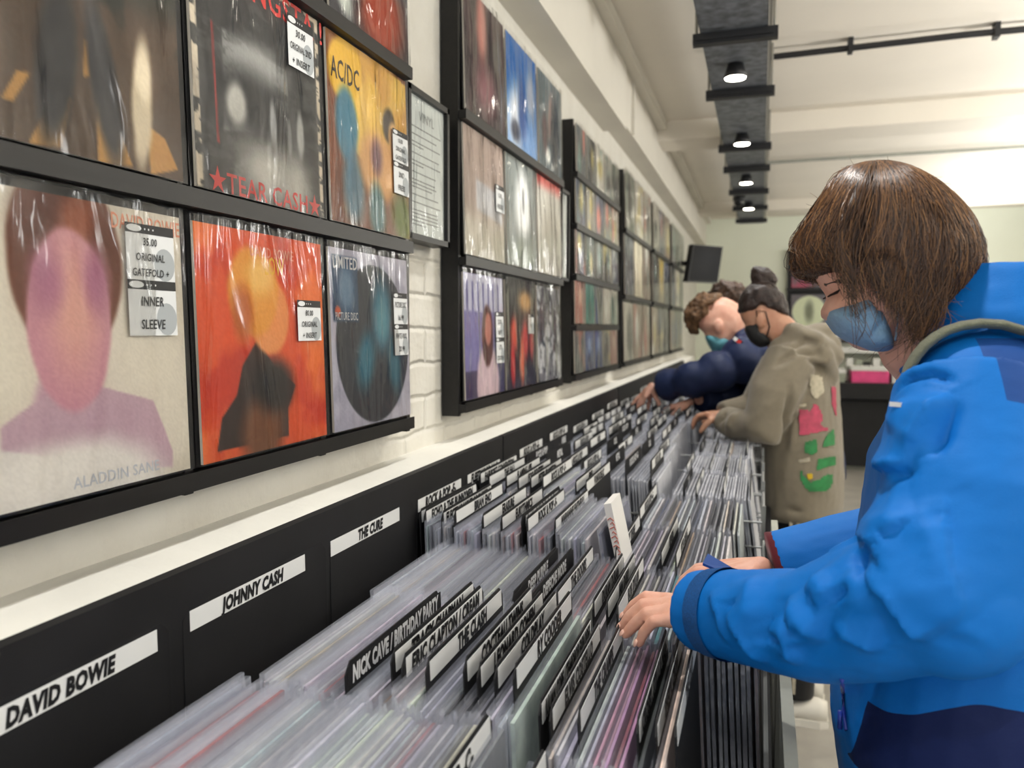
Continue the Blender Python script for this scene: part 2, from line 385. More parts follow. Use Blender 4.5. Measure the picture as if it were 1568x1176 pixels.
def cover_mesh(shapes, n, seed, W, H, T=.004, rim=None):
    """a printed card W x H standing on z=0, front at x=+T/2, left edge at y=0"""
    m = MB(); A = paint(shapes, n, seed)
    vs = [(T / 2, W * i / n, H * (1 - j / n)) for i in range(n + 1) for j in range(n + 1)]
    fs = [(i * (n + 1) + j, i * (n + 1) + j + 1, (i + 1) * (n + 1) + j + 1, (i + 1) * (n + 1) + j) for i in range(n) for j in range(n)]
    m.add(vs, fs, 0); k = len(vs); nf = len(fs)
    b = [(-T / 2, 0, 0), (-T / 2, W, 0), (-T / 2, W, H), (-T / 2, 0, H), (T / 2, 0, 0), (T / 2, W, 0), (T / 2, W, H), (T / 2, 0, H)]
    m.add(b, [(0, 3, 2, 1), (0, 1, 5, 4), (1, 2, 6, 5), (2, 3, 7, 6), (3, 0, 4, 7)], 1)
    me = m.mesh('displayed_record', [M_ART, M_CREAM])
    ca = me.color_attributes.new('art', 'FLOAT_COLOR', 'POINT'); c = np.ones((len(m.v), 4)); c[:k, :3] = A.reshape(-1, 3); c[k:, :3] = .6
    ca.data.foreach_set('color', c.reshape(-1)); return me
def sleeve_mesh(W, H, seed, wob=.0025):
    """a loose clear bag round a cover: front sheet, back sheet, folded edges; open at the top"""
    m = MB(); n = 14; g = random.Random(seed); P = []
    for i in range(n + 1):
        for j in range(n + 1):
            y = -.006 + (W + .012) * i / n; z = -.002 + H * j / n
            e = min(i, n - i, 3) / 3
            P.append((.004 + wob * e * (1 + 1.4 * noise.noise((y * 11 + seed, z * 5, seed))), y, z))
    m.add(P, [(i * (n + 1) + j, (i + 1) * (n + 1) + j, (i + 1) * (n + 1) + j + 1, i * (n + 1) + j + 1) for i in range(n) for j in range(n)], 0)
    a, b = -.004, .004
    y0, y1, z0, z1 = -.006, W + .006, -.002, H - .002
    m.quad((a, y0, z0), (a, y1, z0), (a, y1, z1), (a, y0, z1)); m.quad((a, y0, z0), (b, y0, z0), (b, y0, z1), (a, y0, z1)); m.quad((a, y1, z0), (b, y1, z0), (b, y1, z1), (a, y1, z1))
    return m.mesh('clear_sleeve', [M_SLEEVE], True)
UYW, UZW = (0, 1, 0), (0, 0, 1)
def price_label(lines, y, z, w, h, blocks=1):
    """white sticker with a black head strip and handwriting; y,z is its top left corner on the cover"""
    m = MB(); x = .0068
    for b in range(blocks):
        z1 = z - b * h
        m.box(x - .0002, x + .0002, y, y + w, z1 - h, z1, 0); m.box(x, x + .0004, y, y + w, z1 - h * .17, z1, 1)
        pts = [(x + .0006, y + w * (.17 + .15 * math.cos(a)), z1 - h * .085 + h * .062 * math.sin(a)) for a in np.linspace(0, 6.28, 18, endpoint=False)]
        m.add(pts, [tuple(range(18))], 0)
        for d in (.38, .46, .55): m.box(x + .0003, x + .0006, y + w * d, y + w * (d + .02), z1 - h * .1, z1 - h * .07, 0)
        m.add([(x + .0004, y + w * (.78 + .22 * min(1, math.cos(a))), z1 - h * .7 + h * .3 * math.sin(a)) for a in np.linspace(0, 6.28, 20, endpoint=False)], [tuple(range(20))], 2)
        L = lines[b]; k = len(L)
        for i, t in enumerate(L):
            m.text(t, (x + .0007, y + w * .48, z1 - h * (.17 + .83 * (i + .5) / k)), UYW, UZW, h * .135 if k > 2 else h * .17, w * .82, 1, .012, .12, .8)
    return m
def displayed(y, z, shapes, n, seed, label, group, W=.311, H=.306, texts=(), price=None, sleeve=True, lean=1.5, x=.056):
    if z > 1.9 and W > .3: H = .292
    r = link('displayed_record', cover_mesh(shapes, n, seed, W, H)); r.location = (x, y, z); r.rotation_euler = (0, -math.radians(lean), 0)
    tag(r, label, 'record', group)
    if texts:
        m = MB(); ms = []
        for (t, u, v, h, mw, mt) in texts:
            if mt not in ms: ms.append(mt)
            m.text(t, (.0022, u * W, (1 - v) * H), UYW, UZW, h, mw, ms.index(mt), .012)
        m.build('cover_lettering', ms, r)
    if price: price_label(*price).build('price_label', [M_LABEL, M_INK, M_LABELG], r)
    if sleeve: link('clear_sleeve', sleeve_mesh(W, H + .014, seed), r)
    return r

RZ = [0, .348, .685]                                      # heights of the shelves of the large racks
def wall_rack(y0, cols, rows, pitch, zs, top, label, z0=1.27, depth=.05):
    y1 = y0 + cols * pitch
    r = empty('wall_display_rack', (0, y0, z0)); tag(r, label, 'display rack', 'black racks of records along the white wall')
    m = MB(); m.box(.012, .03, y0, y1, z0 - .03, top); under(m.build('backing_board', M_BLACKB), r)
    for k in range(cols + 1):
        y = y0 + k * pitch; m = MB(); d = depth - .004 if k in (0, cols) else .042
        m.box(.004 if k in (0, cols) else .03, d, y - .008, y + .008, z0 - .03, top); under(m.build('upright', M_BLACKW), r)
    for h in zs:
        z = z0 + h; m = MB(); m.box(.03, depth + .012, y0 - .006, y1 - .012, z - .021, z - .002)
        m.box(depth + .012, depth + .015, y0 - .006, y1 - .012, z - .021, z + .002)
        under(m.build('shelf', M_BLACKW), r)
    return r
RS = [.19 * k for k in range(5)]
wall_rack(.51, 3, 3, .335, RZ, 2.25, 'black wall rack holding nine large records, nearest on the wall')
wall_rack(1.815, 3, 3, .335, RZ, 2.25, 'black wall rack of nine records right after the framed notice, second along')
wall_rack(3.03, 5, 5, .197, RS, 2.222, 'black wall rack of small singles in five rows, third along')
wall_rack(4.2, 3, 3, .355, RZ, 2.25, 'black wall rack of nine records after the singles rack, fourth along')
wall_rack(5.36, 3, 3, .335, RZ, 2.25, 'black wall rack fifth along, last but one before the television')
wall_rack(6.5, 3, 3, .355, RZ, 2.25, 'black wall rack at the far end beside the television')

def uv(col_y, row_z, pts, X=.055, W=.311, H=.306):                  # photo pixels -> place on a cover
    out = []
    for x, y in pts:
        p = at(x, y, X=X); out.append(((p[1] - col_y) / W, (row_z + H - p[2]) / H))
    return out
c1, c2, c3 = .517, .853, 1.189
r1, r2, r0 = 1.277 + RZ[1], 1.277, 1.277 + RZ[2]
G1 = 'records in the nearest wall rack'
displayed(c1, r1, [('bg', (74, 58, 44)), ('e', (30, 34, 24), .75, .1, .6, .28, .35), ('mix', (26, 30, 22), 5, .5, .62), ('e', (70, 76, 60), .62, .06, .25, .1, .5), ('grad', (84, 64, 46), .38, .6),
    ('p', (196, 146, 74), uv(c1, r1, [(40, 222), (78, 148), (108, 150), (92, 228)])), ('p', (196, 146, 74), uv(c1, r1, [(148, 250), (146, 150), (168, 160), (200, 256)])),
    ('p', (196, 146, 74), uv(c1, r1, [(0, 150), (22, 108), (44, 112), (18, 155)])), ('p', (196, 146, 74), uv(c1, r1, [(228, 268), (222, 190), (250, 212), (270, 262)])),
    ('p', (190, 140, 70), uv(c1, r1, [(126, 118), (128, 60), (134, 60), (136, 118)])),
    ('e', (26, 26, 30), *uv(c1, r1, [(84, 100)])[0], .075, .26, .35, 8), ('e', (26, 26, 30), *uv(c1, r1, [(158, 130)])[0], .06, .27, .35, -10), ('e', (222, 208, 180), *uv(c1, r1, [(216, 160)])[0], .05, .24, .3, 4)], 110, 21,
    'displayed record with dark brown cover and ochre slanting bands, upper row of nearest wall rack', G1, price=([['18.00', 'ORIGINAL']], .235, .39, .06, .06, 1) if 0 else None)
displayed(c2, r1, [('bg', (44, 43, 42)), ('p', (205, 192, 170), [(0, 0), (.035, 0), (.045, 1), (0, 1)], .01), ('p', (205, 192, 170), [(0, 0), (1, 0), (1, .025), (0, .03)], .004), ('p', (205, 192, 170), [(.965, 0), (1, 0), (1, 1), (.965, 1)], .006),
    ('p', (120, 120, 117), uv(c2, r1, [(342, 42), (440, 110), (446, 205), (342, 200)]), .01), ('mix', (60, 60, 58), 11, .5, .6, 2.5), ('e', (150, 150, 146), .45, .4, .22, .1, .6), ('e', (30, 30, 30), .4, .58, .3, .14, .6),
    ('e', (170, 168, 160), .29, .6, .07, .09, .4), ('e', (150, 150, 148), .56, .62, .025, .1, .4), ('e', (165, 165, 160), .8, .62, .03, .11, .4), ('e', (130, 130, 128), .7, .66, .02, .08, .4), ('e', (190, 188, 180), .5, .86, .2, .13, .8), ('e', (180, 178, 170), .75, .88, .12, .14, .8),
    ('p', (150, 40, 36), [(.13, .3), (.14, .3), (.16, .8), (.145, .8)])], 110, 22,
    'displayed record with black photographic cover under red capitals, middle of nearest wall rack', G1,
    texts=[('GANGSTA !', .62, .055, .034, .26, M_RED), ('\u2605TEAR CASH\u2605', .52, .955, .026, .28, M_RED)], price=([['30.00', 'ORIGINAL 2ND', '+ INSERT']], .215, .285, .072, .075, 1))
displayed(c3, r1, [('bg', (122, 74, 52)), ('p', (222, 186, 92), [(.2, .02), (1, .02), (1, .5), (.8, .75), (.3, .6)], .06), ('mix', (206, 160, 80), 3, .5, .7), ('e', (214, 172, 58), .2, .16, .2, .17, .12, -30), ('e', (70, 120, 140), .2, .46, .13, .2, .2),
    ('e', (70, 110, 130), .26, .78, .12, .2, .4), ('e', (218, 170, 112), .6, .62, .27, .2, .25), ('e', (60, 52, 44), .74, .34, .085, .1, .25), ('e', (220, 178, 120), .8, .4, .07, .09, .3), ('e', (92, 128, 130), .55, .88, .1, .16, .4), ('e', (110, 124, 60), .9, .88, .14, .16, .5), ('e', (120, 84, 92), .56, .56, .07, .1, .6)], 90, 23,
    'displayed record with yellow cover and round yellow badge, right column of nearest wall rack', G1,
    texts=[('AC/DC', .2, .18, .034, .1, M_INK)], price=([['15.00', 'ORIGINAL', 'GATEFOLD'], ['2ND', 'PRESS']], .235, .2, .068, .06, 2))
for cy, sd, lb in ((c1, 24, 'left'), (c2, 25, 'middle')):
    displayed(cy, r0, [('bg', (110, 96, 84)), ('mix', (40, 38, 40), 4, .4, .6)], 30, sd, f'displayed record in the topmost row of nearest wall rack, {lb} column', G1)
displayed(c3, r0, [('bg', (56, 54, 58)), ('e', (168, 74, 48), .62, .78, .3, .3, .5), ('e', (30, 30, 34), .3, .6, .16, .3, .4, 20), ('e', (200, 206, 196), .14, .8, .09, .2, .4, -20), ('e', (90, 96, 104), .85, .5, .14, .12, .6)], 60, 26,
    'displayed record with smoky dark cover and rust red glow, top of nearest wall rack', G1)
displayed(c1, r2, [('bg', (226, 219, 204)), ('mix', (214, 206, 190), 3, .45, .7), ('e', (226, 222, 216), .3, 1.02, .5, .26, .12),
    ('e', (196, 160, 176), .4, .72, .12, .16, .2), ('p', (196, 166, 180), uv(c1, r2, [(0, 655), (90, 590), (150, 590), (235, 615), (262, 690), (262, 715), (225, 715), (0, 690)])), ('e', (236, 232, 226), .42, 1.0, .42, .19, .25),
    ('e', (112, 66, 48), *uv(c1, r2, [(108, 395)])[0], .235, .33, .05), ('e', (94, 52, 40), *uv(c1, r2, [(100, 350)])[0], .17, .15, .5), ('e', (150, 84, 56), *uv(c1, r2, [(125, 335)])[0], .07, .1, .7, 20),
    ('e', (206, 150, 164), *uv(c1, r2, [(112, 490)])[0], .172, .305, .06), ('e', (222, 172, 160), *uv(c1, r2, [(118, 470)])[0], .1, .2, .8), ('e', (180, 120, 146), *uv(c1, r2, [(75, 430)])[0], .06, .1, .8), ('e', (180, 120, 146), *uv(c1, r2, [(150, 430)])[0], .05, .1, .8)], 120, 27,
    'displayed record with cream cover and pink head shape, lower row of nearest wall rack', G1,
    texts=[('DAVID BOWIE', .82, .05, .017, .11, M_PALE), ('ALADDIN SANE', .62, .955, .012, .14, M_BLUEP)], price=([['35.00', 'ORIGINAL', 'GATEFOLD +'], ['INNER', 'SLEEVE']], .215, .29, .078, .063, 2))
displayed(c2, r2, [('bg', (226, 92, 44)), ('mix', (206, 62, 34), 3, .42, .62), ('mix', (240, 128, 62), 2.2, .55, .75),
    ('p', (52, 36, 30), uv(c2, r2, [(330, 692), (338, 640), (362, 605), (372, 560), (395, 520), (420, 560), (452, 590), (440, 625), (440, 668)]), .01), ('e', (120, 74, 44), *uv(c2, r2, [(402, 660)])[0], .16, .16, .4), ('e', (30, 24, 22), *uv(c2, r2, [(420, 590)])[0], .15, .12, .5),
    ('e', (236, 158, 92), *uv(c2, r2, [(415, 485)])[0], .16, .18, .1), ('e', (232, 164, 66), *uv(c2, r2, [(392, 445)])[0], .19, .2, .12), ('e', (244, 200, 110), *uv(c2, r2, [(400, 425)])[0], .1, .08, .6), ('e', (196, 110, 52), *uv(c2, r2, [(374, 480)])[0], .07, .12, .5)], 110, 28,
    'displayed record with bright orange cover, lower middle of nearest wall rack', G1,
    texts=[('DAVID BOWIE', .56, .085, .014, .11, M_PALE), ('LOW', .57, .145, .026, .05, M_YEL)], price=([['80.00', 'ORIGINAL', '+ INSERT']], .228, .215, .068, .062, 1))
displayed(c3, r2, [('bg', (196, 194, 208)), ('mix', (170, 168, 186), 5, .5, .7), ('e', (52, 54, 62), .52, .53, .47, .465, .015, 0, 0), ('mix', (58, 60, 66), 1, 2, 3), ('e', (70, 120, 140), .62, .36, .13, .22, .5), ('e', (96, 150, 164), .62, .4, .08, .12, .6),
    ('e', (60, 118, 138), .4, .62, .1, .16, .6, 20), ('e', (60, 110, 128), .78, .66, .08, .16, .6, -10), ('p', (44, 70, 100), [(.03, .04), (.32, .04), (.32, .4), (.03, .4)], .004), ('e', (110, 136, 160), .18, .22, .08, .12, .5), ('e', (204, 88, 50), .08, .35, .03, .03, .3)], 100, 29,
    'displayed dark picture disc in white sleeve, lower right of nearest wall rack', G1,
    texts=[('PICTURE DISC', .18, .37, .013, .08, M_WHITEINK), ('LIMITED', .18, .075, .02, .085, M_WHITEINK)], price=([['PICTURE DISC', '16.99'], ['WHITE VINYL', '20.99']], .236, .24, .062, .06, 2))
# second wall rack
d1, d2, d3 = 1.827, 2.162, 2.497
G2 = 'records in the second wall rack'
displayed(d1, r0, [('bg', (84, 66, 64)), ('mix', (54, 42, 42), 4, .4, .65, .4), ('e', (196, 140, 128), .42, .22, .12, .3, .6), ('e', (150, 108, 112), .5, .72, .25, .2, .8), ('e', (92, 88, 84), .82, .35, .12, .14, .3)], 50, 31, 'displayed record with murky brown purple cover, top left of second wall rack', G2)
displayed(d2, r0, [('bg', (46, 108, 176)), ('grad', (120, 160, 206), .3, .9), ('e', (226, 230, 236), .3, .72, .25, .3, .6, 20), ('e', (40, 84, 150), .5, .62, .14, .3, .5), ('e', (168, 178, 196), .78, .4, .14, .25, .6), ('e', (70, 74, 90), .25, .86, .14, .1, .5)], 50, 32, 'displayed record with blue and white cover, top middle of second wall rack', G2)
displayed(d3, r0, [('bg', (92, 106, 112)), ('mix', (120, 132, 138), 3, .5, .7), ('e', (200, 160, 150), .5, .4, .08, .25, .5, 12), ('e', (52, 60, 70), .7, .55, .2, .4, .5), ('e', (228, 230, 226), .36, .85, .1, .1, .4), ('e', (86, 60, 64), .25, .62, .1, .2, .5)], 50, 33, 'displayed record with grey teal cover, top right of second wall rack', G2)
displayed(d1, r1, [('bg', (166, 148, 138)), ('grad', (190, 184, 170), .55, .8), ('p', (182, 182, 186), [(.28, .38), (.95, .42), (.95, .68), (.28, .62)], .004)], 40, 34, 'displayed record with beige cover and pale grey block, middle row of second wall rack', G2, price=([['12.00', 'REISSUE']], .23, .2, .07, .07, 1))
displayed(d2, r1, [('bg', (130, 138, 136)), ('e', (236, 238, 238), .55, .4, .24, .32, .4), ('e', (60, 64, 66), .55, .36, .035, .12, .4), ('e', (160, 170, 160), .5, .9, .4, .14, .6)], 40, 35, 'displayed record with grey cover and white glowing centre, middle row of second wall rack', G2)
displayed(d3, r1, [('bg', (206, 204, 196)), ('grad', (214, 96, 88), .16, .02), ('e', (176, 172, 160), .5, .6, .3, .3, .7)], 40, 36, 'displayed record with pale cover and red top band, middle row of second wall rack', G2)
displayed(d1, r2, [('bg', (138, 132, 186)), ('p', (206, 206, 226), [(0, 0), (1, 0), (1, .3), (0, .3)]), *[('p', (96, 92, 160), [(.06 + .13 * i, .06), (.1 + .13 * i, .06), (.1 + .13 * i, .3), (.06 + .13 * i, .3)], .003) for i in range(7)],
    ('p', (70, 58, 96), [(0, .78), (.3, .78), (.3, 1), (0, 1)]), ('p', (70, 66, 110), [(.75, .62), (1, .62), (1, 1), (.75, 1)]), ('e', (226, 204, 214), .56, .9, .29, .33, .1), ('e', (92, 52, 50), .56, .5, .15, .26, .12), ('e', (196, 130, 118), .58, .45, .085, .14, .15)], 70, 37,
    'displayed record with lilac cover and striped top, bottom left of second wall rack', G2, price=([['22.00', 'NEW'], ['LTD', 'COLOUR']], .232, .215, .066, .068, 2))
displayed(d2, r2, [('bg', (40, 36, 40)), ('grad', (60, 58, 80), .6, 1), ('e', (206, 164, 108), .66, .18, .24, .1, .6), ('e', (216, 82, 60), .28, .5, .13, .16, .5), ('e', (206, 70, 70), .62, .55, .1, .2, .5), ('e', (186, 60, 62), .85, .55, .08, .2, .5), ('e', (226, 110, 72), .5, .75, .07, .24, .5), ('e', (206, 60, 60), .2, .78, .07, .2, .4), ('e', (30, 28, 30), .4, .5, .06, .2, .4)], 60, 38, 'displayed record with black cover and glowing red figures, bottom middle of second wall rack', G2, price=([['10.00']], .215, .215, .06, .06, 1))
displayed(d3, r2, [('bg', (128, 128, 138)), ('mix', (60, 62, 76), 7, .45, .55), ('mix', (206, 208, 214), 9, .55, .62)], 50, 39, 'displayed record with grey collage cover, bottom right of second wall rack', G2)
# farther racks: quieter covers, seen small
PAL = [(150, 148, 138), (176, 172, 158), (120, 124, 120), (98, 104, 106), (196, 192, 180), (84, 92, 110), (150, 132, 116), (110, 118, 104), (72, 74, 80)]
NAMES = ['warm grey', 'pale grey', 'mid grey', 'slate grey', 'off-white', 'blue grey', 'sandy', 'moss grey', 'charcoal']
SPECIAL = {}
ACC = [(226, 226, 218), (60, 62, 66), (204, 190, 120), (110, 140, 130), (190, 120, 104), (70, 90, 140), (40, 42, 44)]
def rand_cover(g, i):
    a = PAL[i]; b = g.choice(ACC); c = g.choice(ACC)
    return [('bg', a), ('mix', b, g.uniform(2, 4), .55, .7, g.choice([.4, 1])), ('e', c, g.uniform(.3, .7), g.uniform(.3, .7), g.uniform(.1, .3), g.uniform(.2, .4), .5)]
g = random.Random(3); COLW = ['first', 'second', 'third', 'fourth', 'fifth']
for (y0, cols, rows, pitch, rh, S, which) in ((3.03, 5, 5, .197, RS, .174, 'third'), (4.2, 3, 3, .355, RZ, .306, 'fourth'), (5.36, 3, 3, .335, RZ, .306, 'fifth'), (6.5, 3, 3, .355, RZ, .306, 'far')):
    for ro in range(rows):
        for cc in range(cols):
            i = g.randrange(len(PAL)); sh = rand_cover(g, i); nm = NAMES[i]
            if which == 'third' and (ro, cc) in ((0, 1), (0, 2)): sh = [('bg', (58, 78, 140)), ('e', (150, 170, 206), .5, .4, .2, .2, .5), ('e', (40, 50, 96), .5, .85, .3, .2, .5)]; nm = 'deep blue'
            if which == 'third' and (ro, cc) == (1, 1): sh = [('bg', (74, 140, 130)), ('e', (40, 90, 84), .5, .7, .2, .3, .5)]; nm = 'sea green'
            if which == 'third' and (ro, cc) in ((0, 4), (1, 0)): sh = [('bg', (176, 120, 110)), ('e', (210, 180, 160), .5, .4, .2, .2, .5)]; nm = 'dusty pink'
            if which == 'fifth' and (ro, cc) == (1, 1): sh = [('bg', (150, 142, 110)), ('p', (214, 190, 96), [(.2, 0), (.9, 0), (.6, .8), (.4, .8)])]; nm = 'yellow'
            if which == 'fourth' and (ro, cc) == (1, 1): sh = [('bg', (222, 214, 190))]; nm = 'cream'
            displayed(y0 + cc * pitch + (pitch - S) / 2, 1.277 + rh[ro], sh, 14, 50 + ro * 7 + cc + int(y0 * 100),
                      f'displayed {"single" if cols == 5 else "record"}, {nm} cover, {COLW[cc]} column, {COLW[ro]} row from below, {which} wall rack', f'records in the {which} wall rack', S, S, sleeve=True)
# framed notices
M_PAPER = mat('notice_paper', (206, 212, 210), .6)
def notice(y0, y1, z0, z1, label, x=.04, title=True):
    r = empty('framed_notice', (x, y0, z0)); tag(r, label, 'notice')
    m = MB(); t = .012
    for a, b, c, d in ((y0, y1, z0, z0 + t), (y0, y1, z1 - t, z1), (y0, y0 + t, z0, z1), (y1 - t, y1, z0, z1)): m.box(.004, x + .006, a, b, c, d)
    under(m.build('frame', M_BLACKW), r)
    m = MB(); m.box(x - .008, x - .004, y0 + t, y1 - t, z0 + t, z1 - t, 0); w = y1 - y0; h = z1 - z0; g = random.Random(int(y0 * 100))
    if title:
        m.text('VINYL', (x - .0035, (y0 + y1) / 2, z1 - h * .16), UYW, UZW, .02, None, 1, .0)
        zz = z1 - h * .24
        for para in (1, 1, 2, 1, 2, 1, 3, 1, 1, 5):
            for q in range(para):
                yy = y0 + w * .16
                ln = w * (g.uniform(.55, .7) if q < para - 1 or para == 1 else g.uniform(.2, .5)); e = yy + ln
                while yy < e:
                    ww = g.uniform(.006, .016); m.box(x - .0042, x - .0036, yy, min(e, yy + ww), zz - .0026, zz, 1); yy += ww + .003
                zz -= .0075
            zz -= .008
    under(m.build('paper', [M_PAPER, M_GREYINK]), r)
    m = MB(); m.quad((x - .001, y0 + t, z0 + t), (x - .001, y1 - t, z0 + t), (x - .001, y1 - t, z1 - t), (x - .001, y0 + t, z1 - t)); under(m.build('glass', M_SLEEVE), r)
notice(1.528, 1.752, 1.632, 1.94, 'black framed printed notice headed VINYL on the white brick between two wall racks')
notice(2.86, 2.985, 1.62, 1.945, 'narrow black framed sheet at the edge of the second wall rack', title=False)

# ================================================================== floor racks full of records
XB, XM, XF = .12, .522, .757                               # back board, middle wire, front edge
def floor_rack(y0, y1, cols, label, solid):
    r = empty('record_rack', (XB, y0, 0)); tag(r, label, 'record rack', 'record racks along the wall')
    yb0, yb1 = (y0, 1.924) if solid else (max(y0, 1.928) if y0 > 2.1 else 1.928, y1)
    m = MB(); m.box(.105, XB, yb0 + .002, yb1 - .002, .02, 1.181); under(m.build('back_board', M_BLACKB), r)
    m = MB(); m.box(XB, XF - .004, y0 + .004, y1 - .004, .715, .735); m.box(.2, XF - .03, y0 + .01, y1 - .01, .0, .715); under(m.build('cabinet', M_BLACKB), r)
    m = MB(); m.box(XF - .004, XF + .01, y0 + .002, y1 - .002, .06, 1.0 if solid else .8); under(m.build('front_board', M_GREYB if solid else M_BLACKB), r)
    for y in cols:                                           # wire frames between the bins
        m = MB()
        if solid:
            m.tube([(XB, y, .985), (XM, y, .985)], .0035, 6); m.tube([(XB + .004, y - .03, .982), (XB + .004, y, .985), (XB + .004, y, .87)], .0045, 6); m.tube([(XB, y, .87), (XM, y, .87)], .0028, 6)
            m.box(XM - .003, XM + .003, y - .003, y + .003, .755, .985); under(m.build('wire_frame', M_WIRE), r); continue
        for x in (XB + .012, XM, XF - .02): m.box(x - .004, x + .004, y - .003, y + .003, .755, .99 if x < .7 else 1.03)
        for z in (.99, .93, .87, .81): m.tube([(XB, y, z), (XF - .016, y, z)], .0028, 6)
        under(m.build('wire_frame', M_WIRE), r)
    m = MB(); m.tube([(XM, y0 + .01, .93), (XM, y1 - .01, .93)], .0028, 6); m.tube([(XF - .02, y0 + .01, 1.0 if not solid else .95), (XF - .02, y1 - .01, 1.0 if not solid else .95)], .003, 6)
    under(m.build('long_wire', M_WIRE), r)
    return r
BINS = [(.395, .725), (.725, 1.055), (1.055, 1.38), (1.362, 1.685), (1.687, 2.01)]
floor_rack(.395, 2.012, [.725, 1.055, 1.362, 1.686], 'nearest black record rack, with title cards on its back board and a grey front edge', True)
FARB = []
for k, (a, b) in enumerate(((2.016, 3.666), (3.68, 5.33), (5.34, 6.99))):
    ys = [a + .33 * i for i in range(5)]; FARB += [(y, y + .33, k) for y in ys]
    floor_rack(a, b, [y + .002 for y in ys], ('black record rack behind the nearest one, its front wires in view', 'black record rack at which two customers are flipping through records', 'farthest black record rack, under the television')[k], False)

def rec_cover_mat(name, island):
    k = N(name); b = k.b
    tc = k.new('ShaderNodeTexCoord'); nz = k.new('ShaderNodeTexNoise'); nz.inputs['Scale'].default_value = 26; nz.inputs['Detail'].default_value = 3
    k.link(tc.outputs['Object'], nz.inputs['Vector'])
    if island:
        ge = k.new('ShaderNodeNewGeometry'); r = k.new('ShaderNodeValToRGB'); r.color_ramp.interpolation = 'CONSTANT'; e = r.color_ramp.elements
        for i, (c, _) in enumerate(RCOL):
            q = e[i] if i < 2 else e.new(0)
            q.position = sum(x[1] for x in RCOLW[:i]); q.color = (*lin(c), 1)
        k.link(ge.outputs['Random Per Island'], r.inputs[0]); src = r.outputs[0]
    else:
        oi = k.new('ShaderNodeObjectInfo'); src = oi.outputs['Color']
    mx = k.new('ShaderNodeMix', data_type='RGBA', blend_type='MULTIPLY'); mx.inputs[0].default_value = .6
    r2 = k.new('ShaderNodeValToRGB'); r2.color_ramp.elements[0].position = .35; r2.color_ramp.elements[0].color = (.4, .42, .46, 1); r2.color_ramp.elements[1].position = .6
    k.link(nz.outputs[0], r2.inputs[0]); k.link(src, mx.inputs[6]); k.link(r2.outputs[0], mx.inputs[7]); k.link(mx.outputs[2], b.inputs['Base Color'])
    b.inputs['Roughness'].default_value = .45; return k.m
RCOL = [((206, 206, 208), 'pale grey'), ((222, 216, 202), 'cream'), ((186, 190, 202), 'blue-grey'), ((60, 60, 66), 'charcoal'), ((34, 34, 38), 'black'), ((120, 122, 128), 'mid grey'), ((112, 82, 60), 'brown'), ((52, 64, 100), 'navy'), ((160, 62, 56), 'dull red'), ((60, 120, 128), 'teal'), ((190, 160, 120), 'tan'), ((200, 150, 178), 'pink')]
RW = [.17, .11, .13, .14, .13, .11, .05, .05, .03, .03, .04, .01]
RCOLW = [(c, w_) for (c, _), w_ in zip(RCOL, RW)]
M_REC = rec_cover_mat('record_cover', False); M_RECS = rec_cover_mat('record_cover_stock', True)
def bag_mat():
    k = N('record_plastic_bag'); k.n.remove(k.b)
    tr = k.new('ShaderNodeBsdfTransparent'); df = k.new('ShaderNodeBsdfDiffuse'); df.inputs['Color'].default_value = (.74, .77, .88, 1)
    gl = k.new('ShaderNodeBsdfGlossy'); gl.inputs['Roughness'].default_value = .22
    tc = k.new('ShaderNodeTexCoord'); nz = k.new('ShaderNodeTexNoise'); nz.inputs['Scale'].default_value = 30; k.link(tc.outputs['Object'], nz.inputs['Vector'])
    bp = k.new('ShaderNodeBump'); bp.inputs['Strength'].default_value = .8; bp.inputs['Distance'].default_value = .01; k.link(nz.outputs[0], bp.inputs['Height']); k.link(bp.outputs[0], gl.inputs['Normal'])
    m1 = k.new('ShaderNodeMixShader'); m1.inputs[0].default_value = .23; k.link(tr.outputs[0], m1.inputs[1]); k.link(df.outputs[0], m1.inputs[2])
    m2 = k.new('ShaderNodeMixShader'); m2.inputs[0].default_value = .12; k.link(m1.outputs[0], m2.inputs[1]); k.link(gl.outputs[0], m2.inputs[2])
    k.link(m2.outputs[0], k.out.inputs[0]); return k.m
M_BAG = bag_mat()
def rec_shape(m, L, T, H, o=(0, 0, 0), tilt=0, mi=0, split=None):
    """cover (and its clear bag) standing on o, faces towards +x, leaning by tilt towards the wall"""
    c, s = math.cos(tilt), math.sin(tilt)
    ax = np.array([[c, 0, s], [0, 1, 0], [-s, 0, c]])
    def P(x, y, z): return np.array(o) + ax[0] * x + ax[1] * y + ax[2] * z
    if split in (None, 'cover'):
        m.obox(P(0, 0, H / 2), (T / 2, L / 2, H / 2), ax, mi)
    if split in (None, 'bag'):
        t = T / 2 + .0008; l = L / 2 + .005; mj = mi + (0 if split else 1)
        top = H + .011
        m.quad(P(t, -l, 0), P(t, l, 0), P(t, l, top), P(t, -l, top), mj); m.quad(P(-t, -l, 0), P(-t, l, 0), P(-t, l, top), P(-t, -l, top), mj)
        m.quad(P(-t, -l, 0), P(t, -l, 0), P(t, -l, top), P(-t, -l, top), mj); m.quad(P(-t, l, 0), P(t, l, 0), P(t, l, top), P(-t, l, top), mj)
_RM = {}
def rec_meshes(L, T):
    if (L, T) not in _RM:
        a = MB(); rec_shape(a, L, T, .303, split='cover'); b = MB(); rec_shape(b, L, T, .303, split='bag')
        _RM[L, T] = (a.mesh('record', [M_REC]), b.mesh('plastic_bag', [M_BAG]))
    return _RM[L, T]
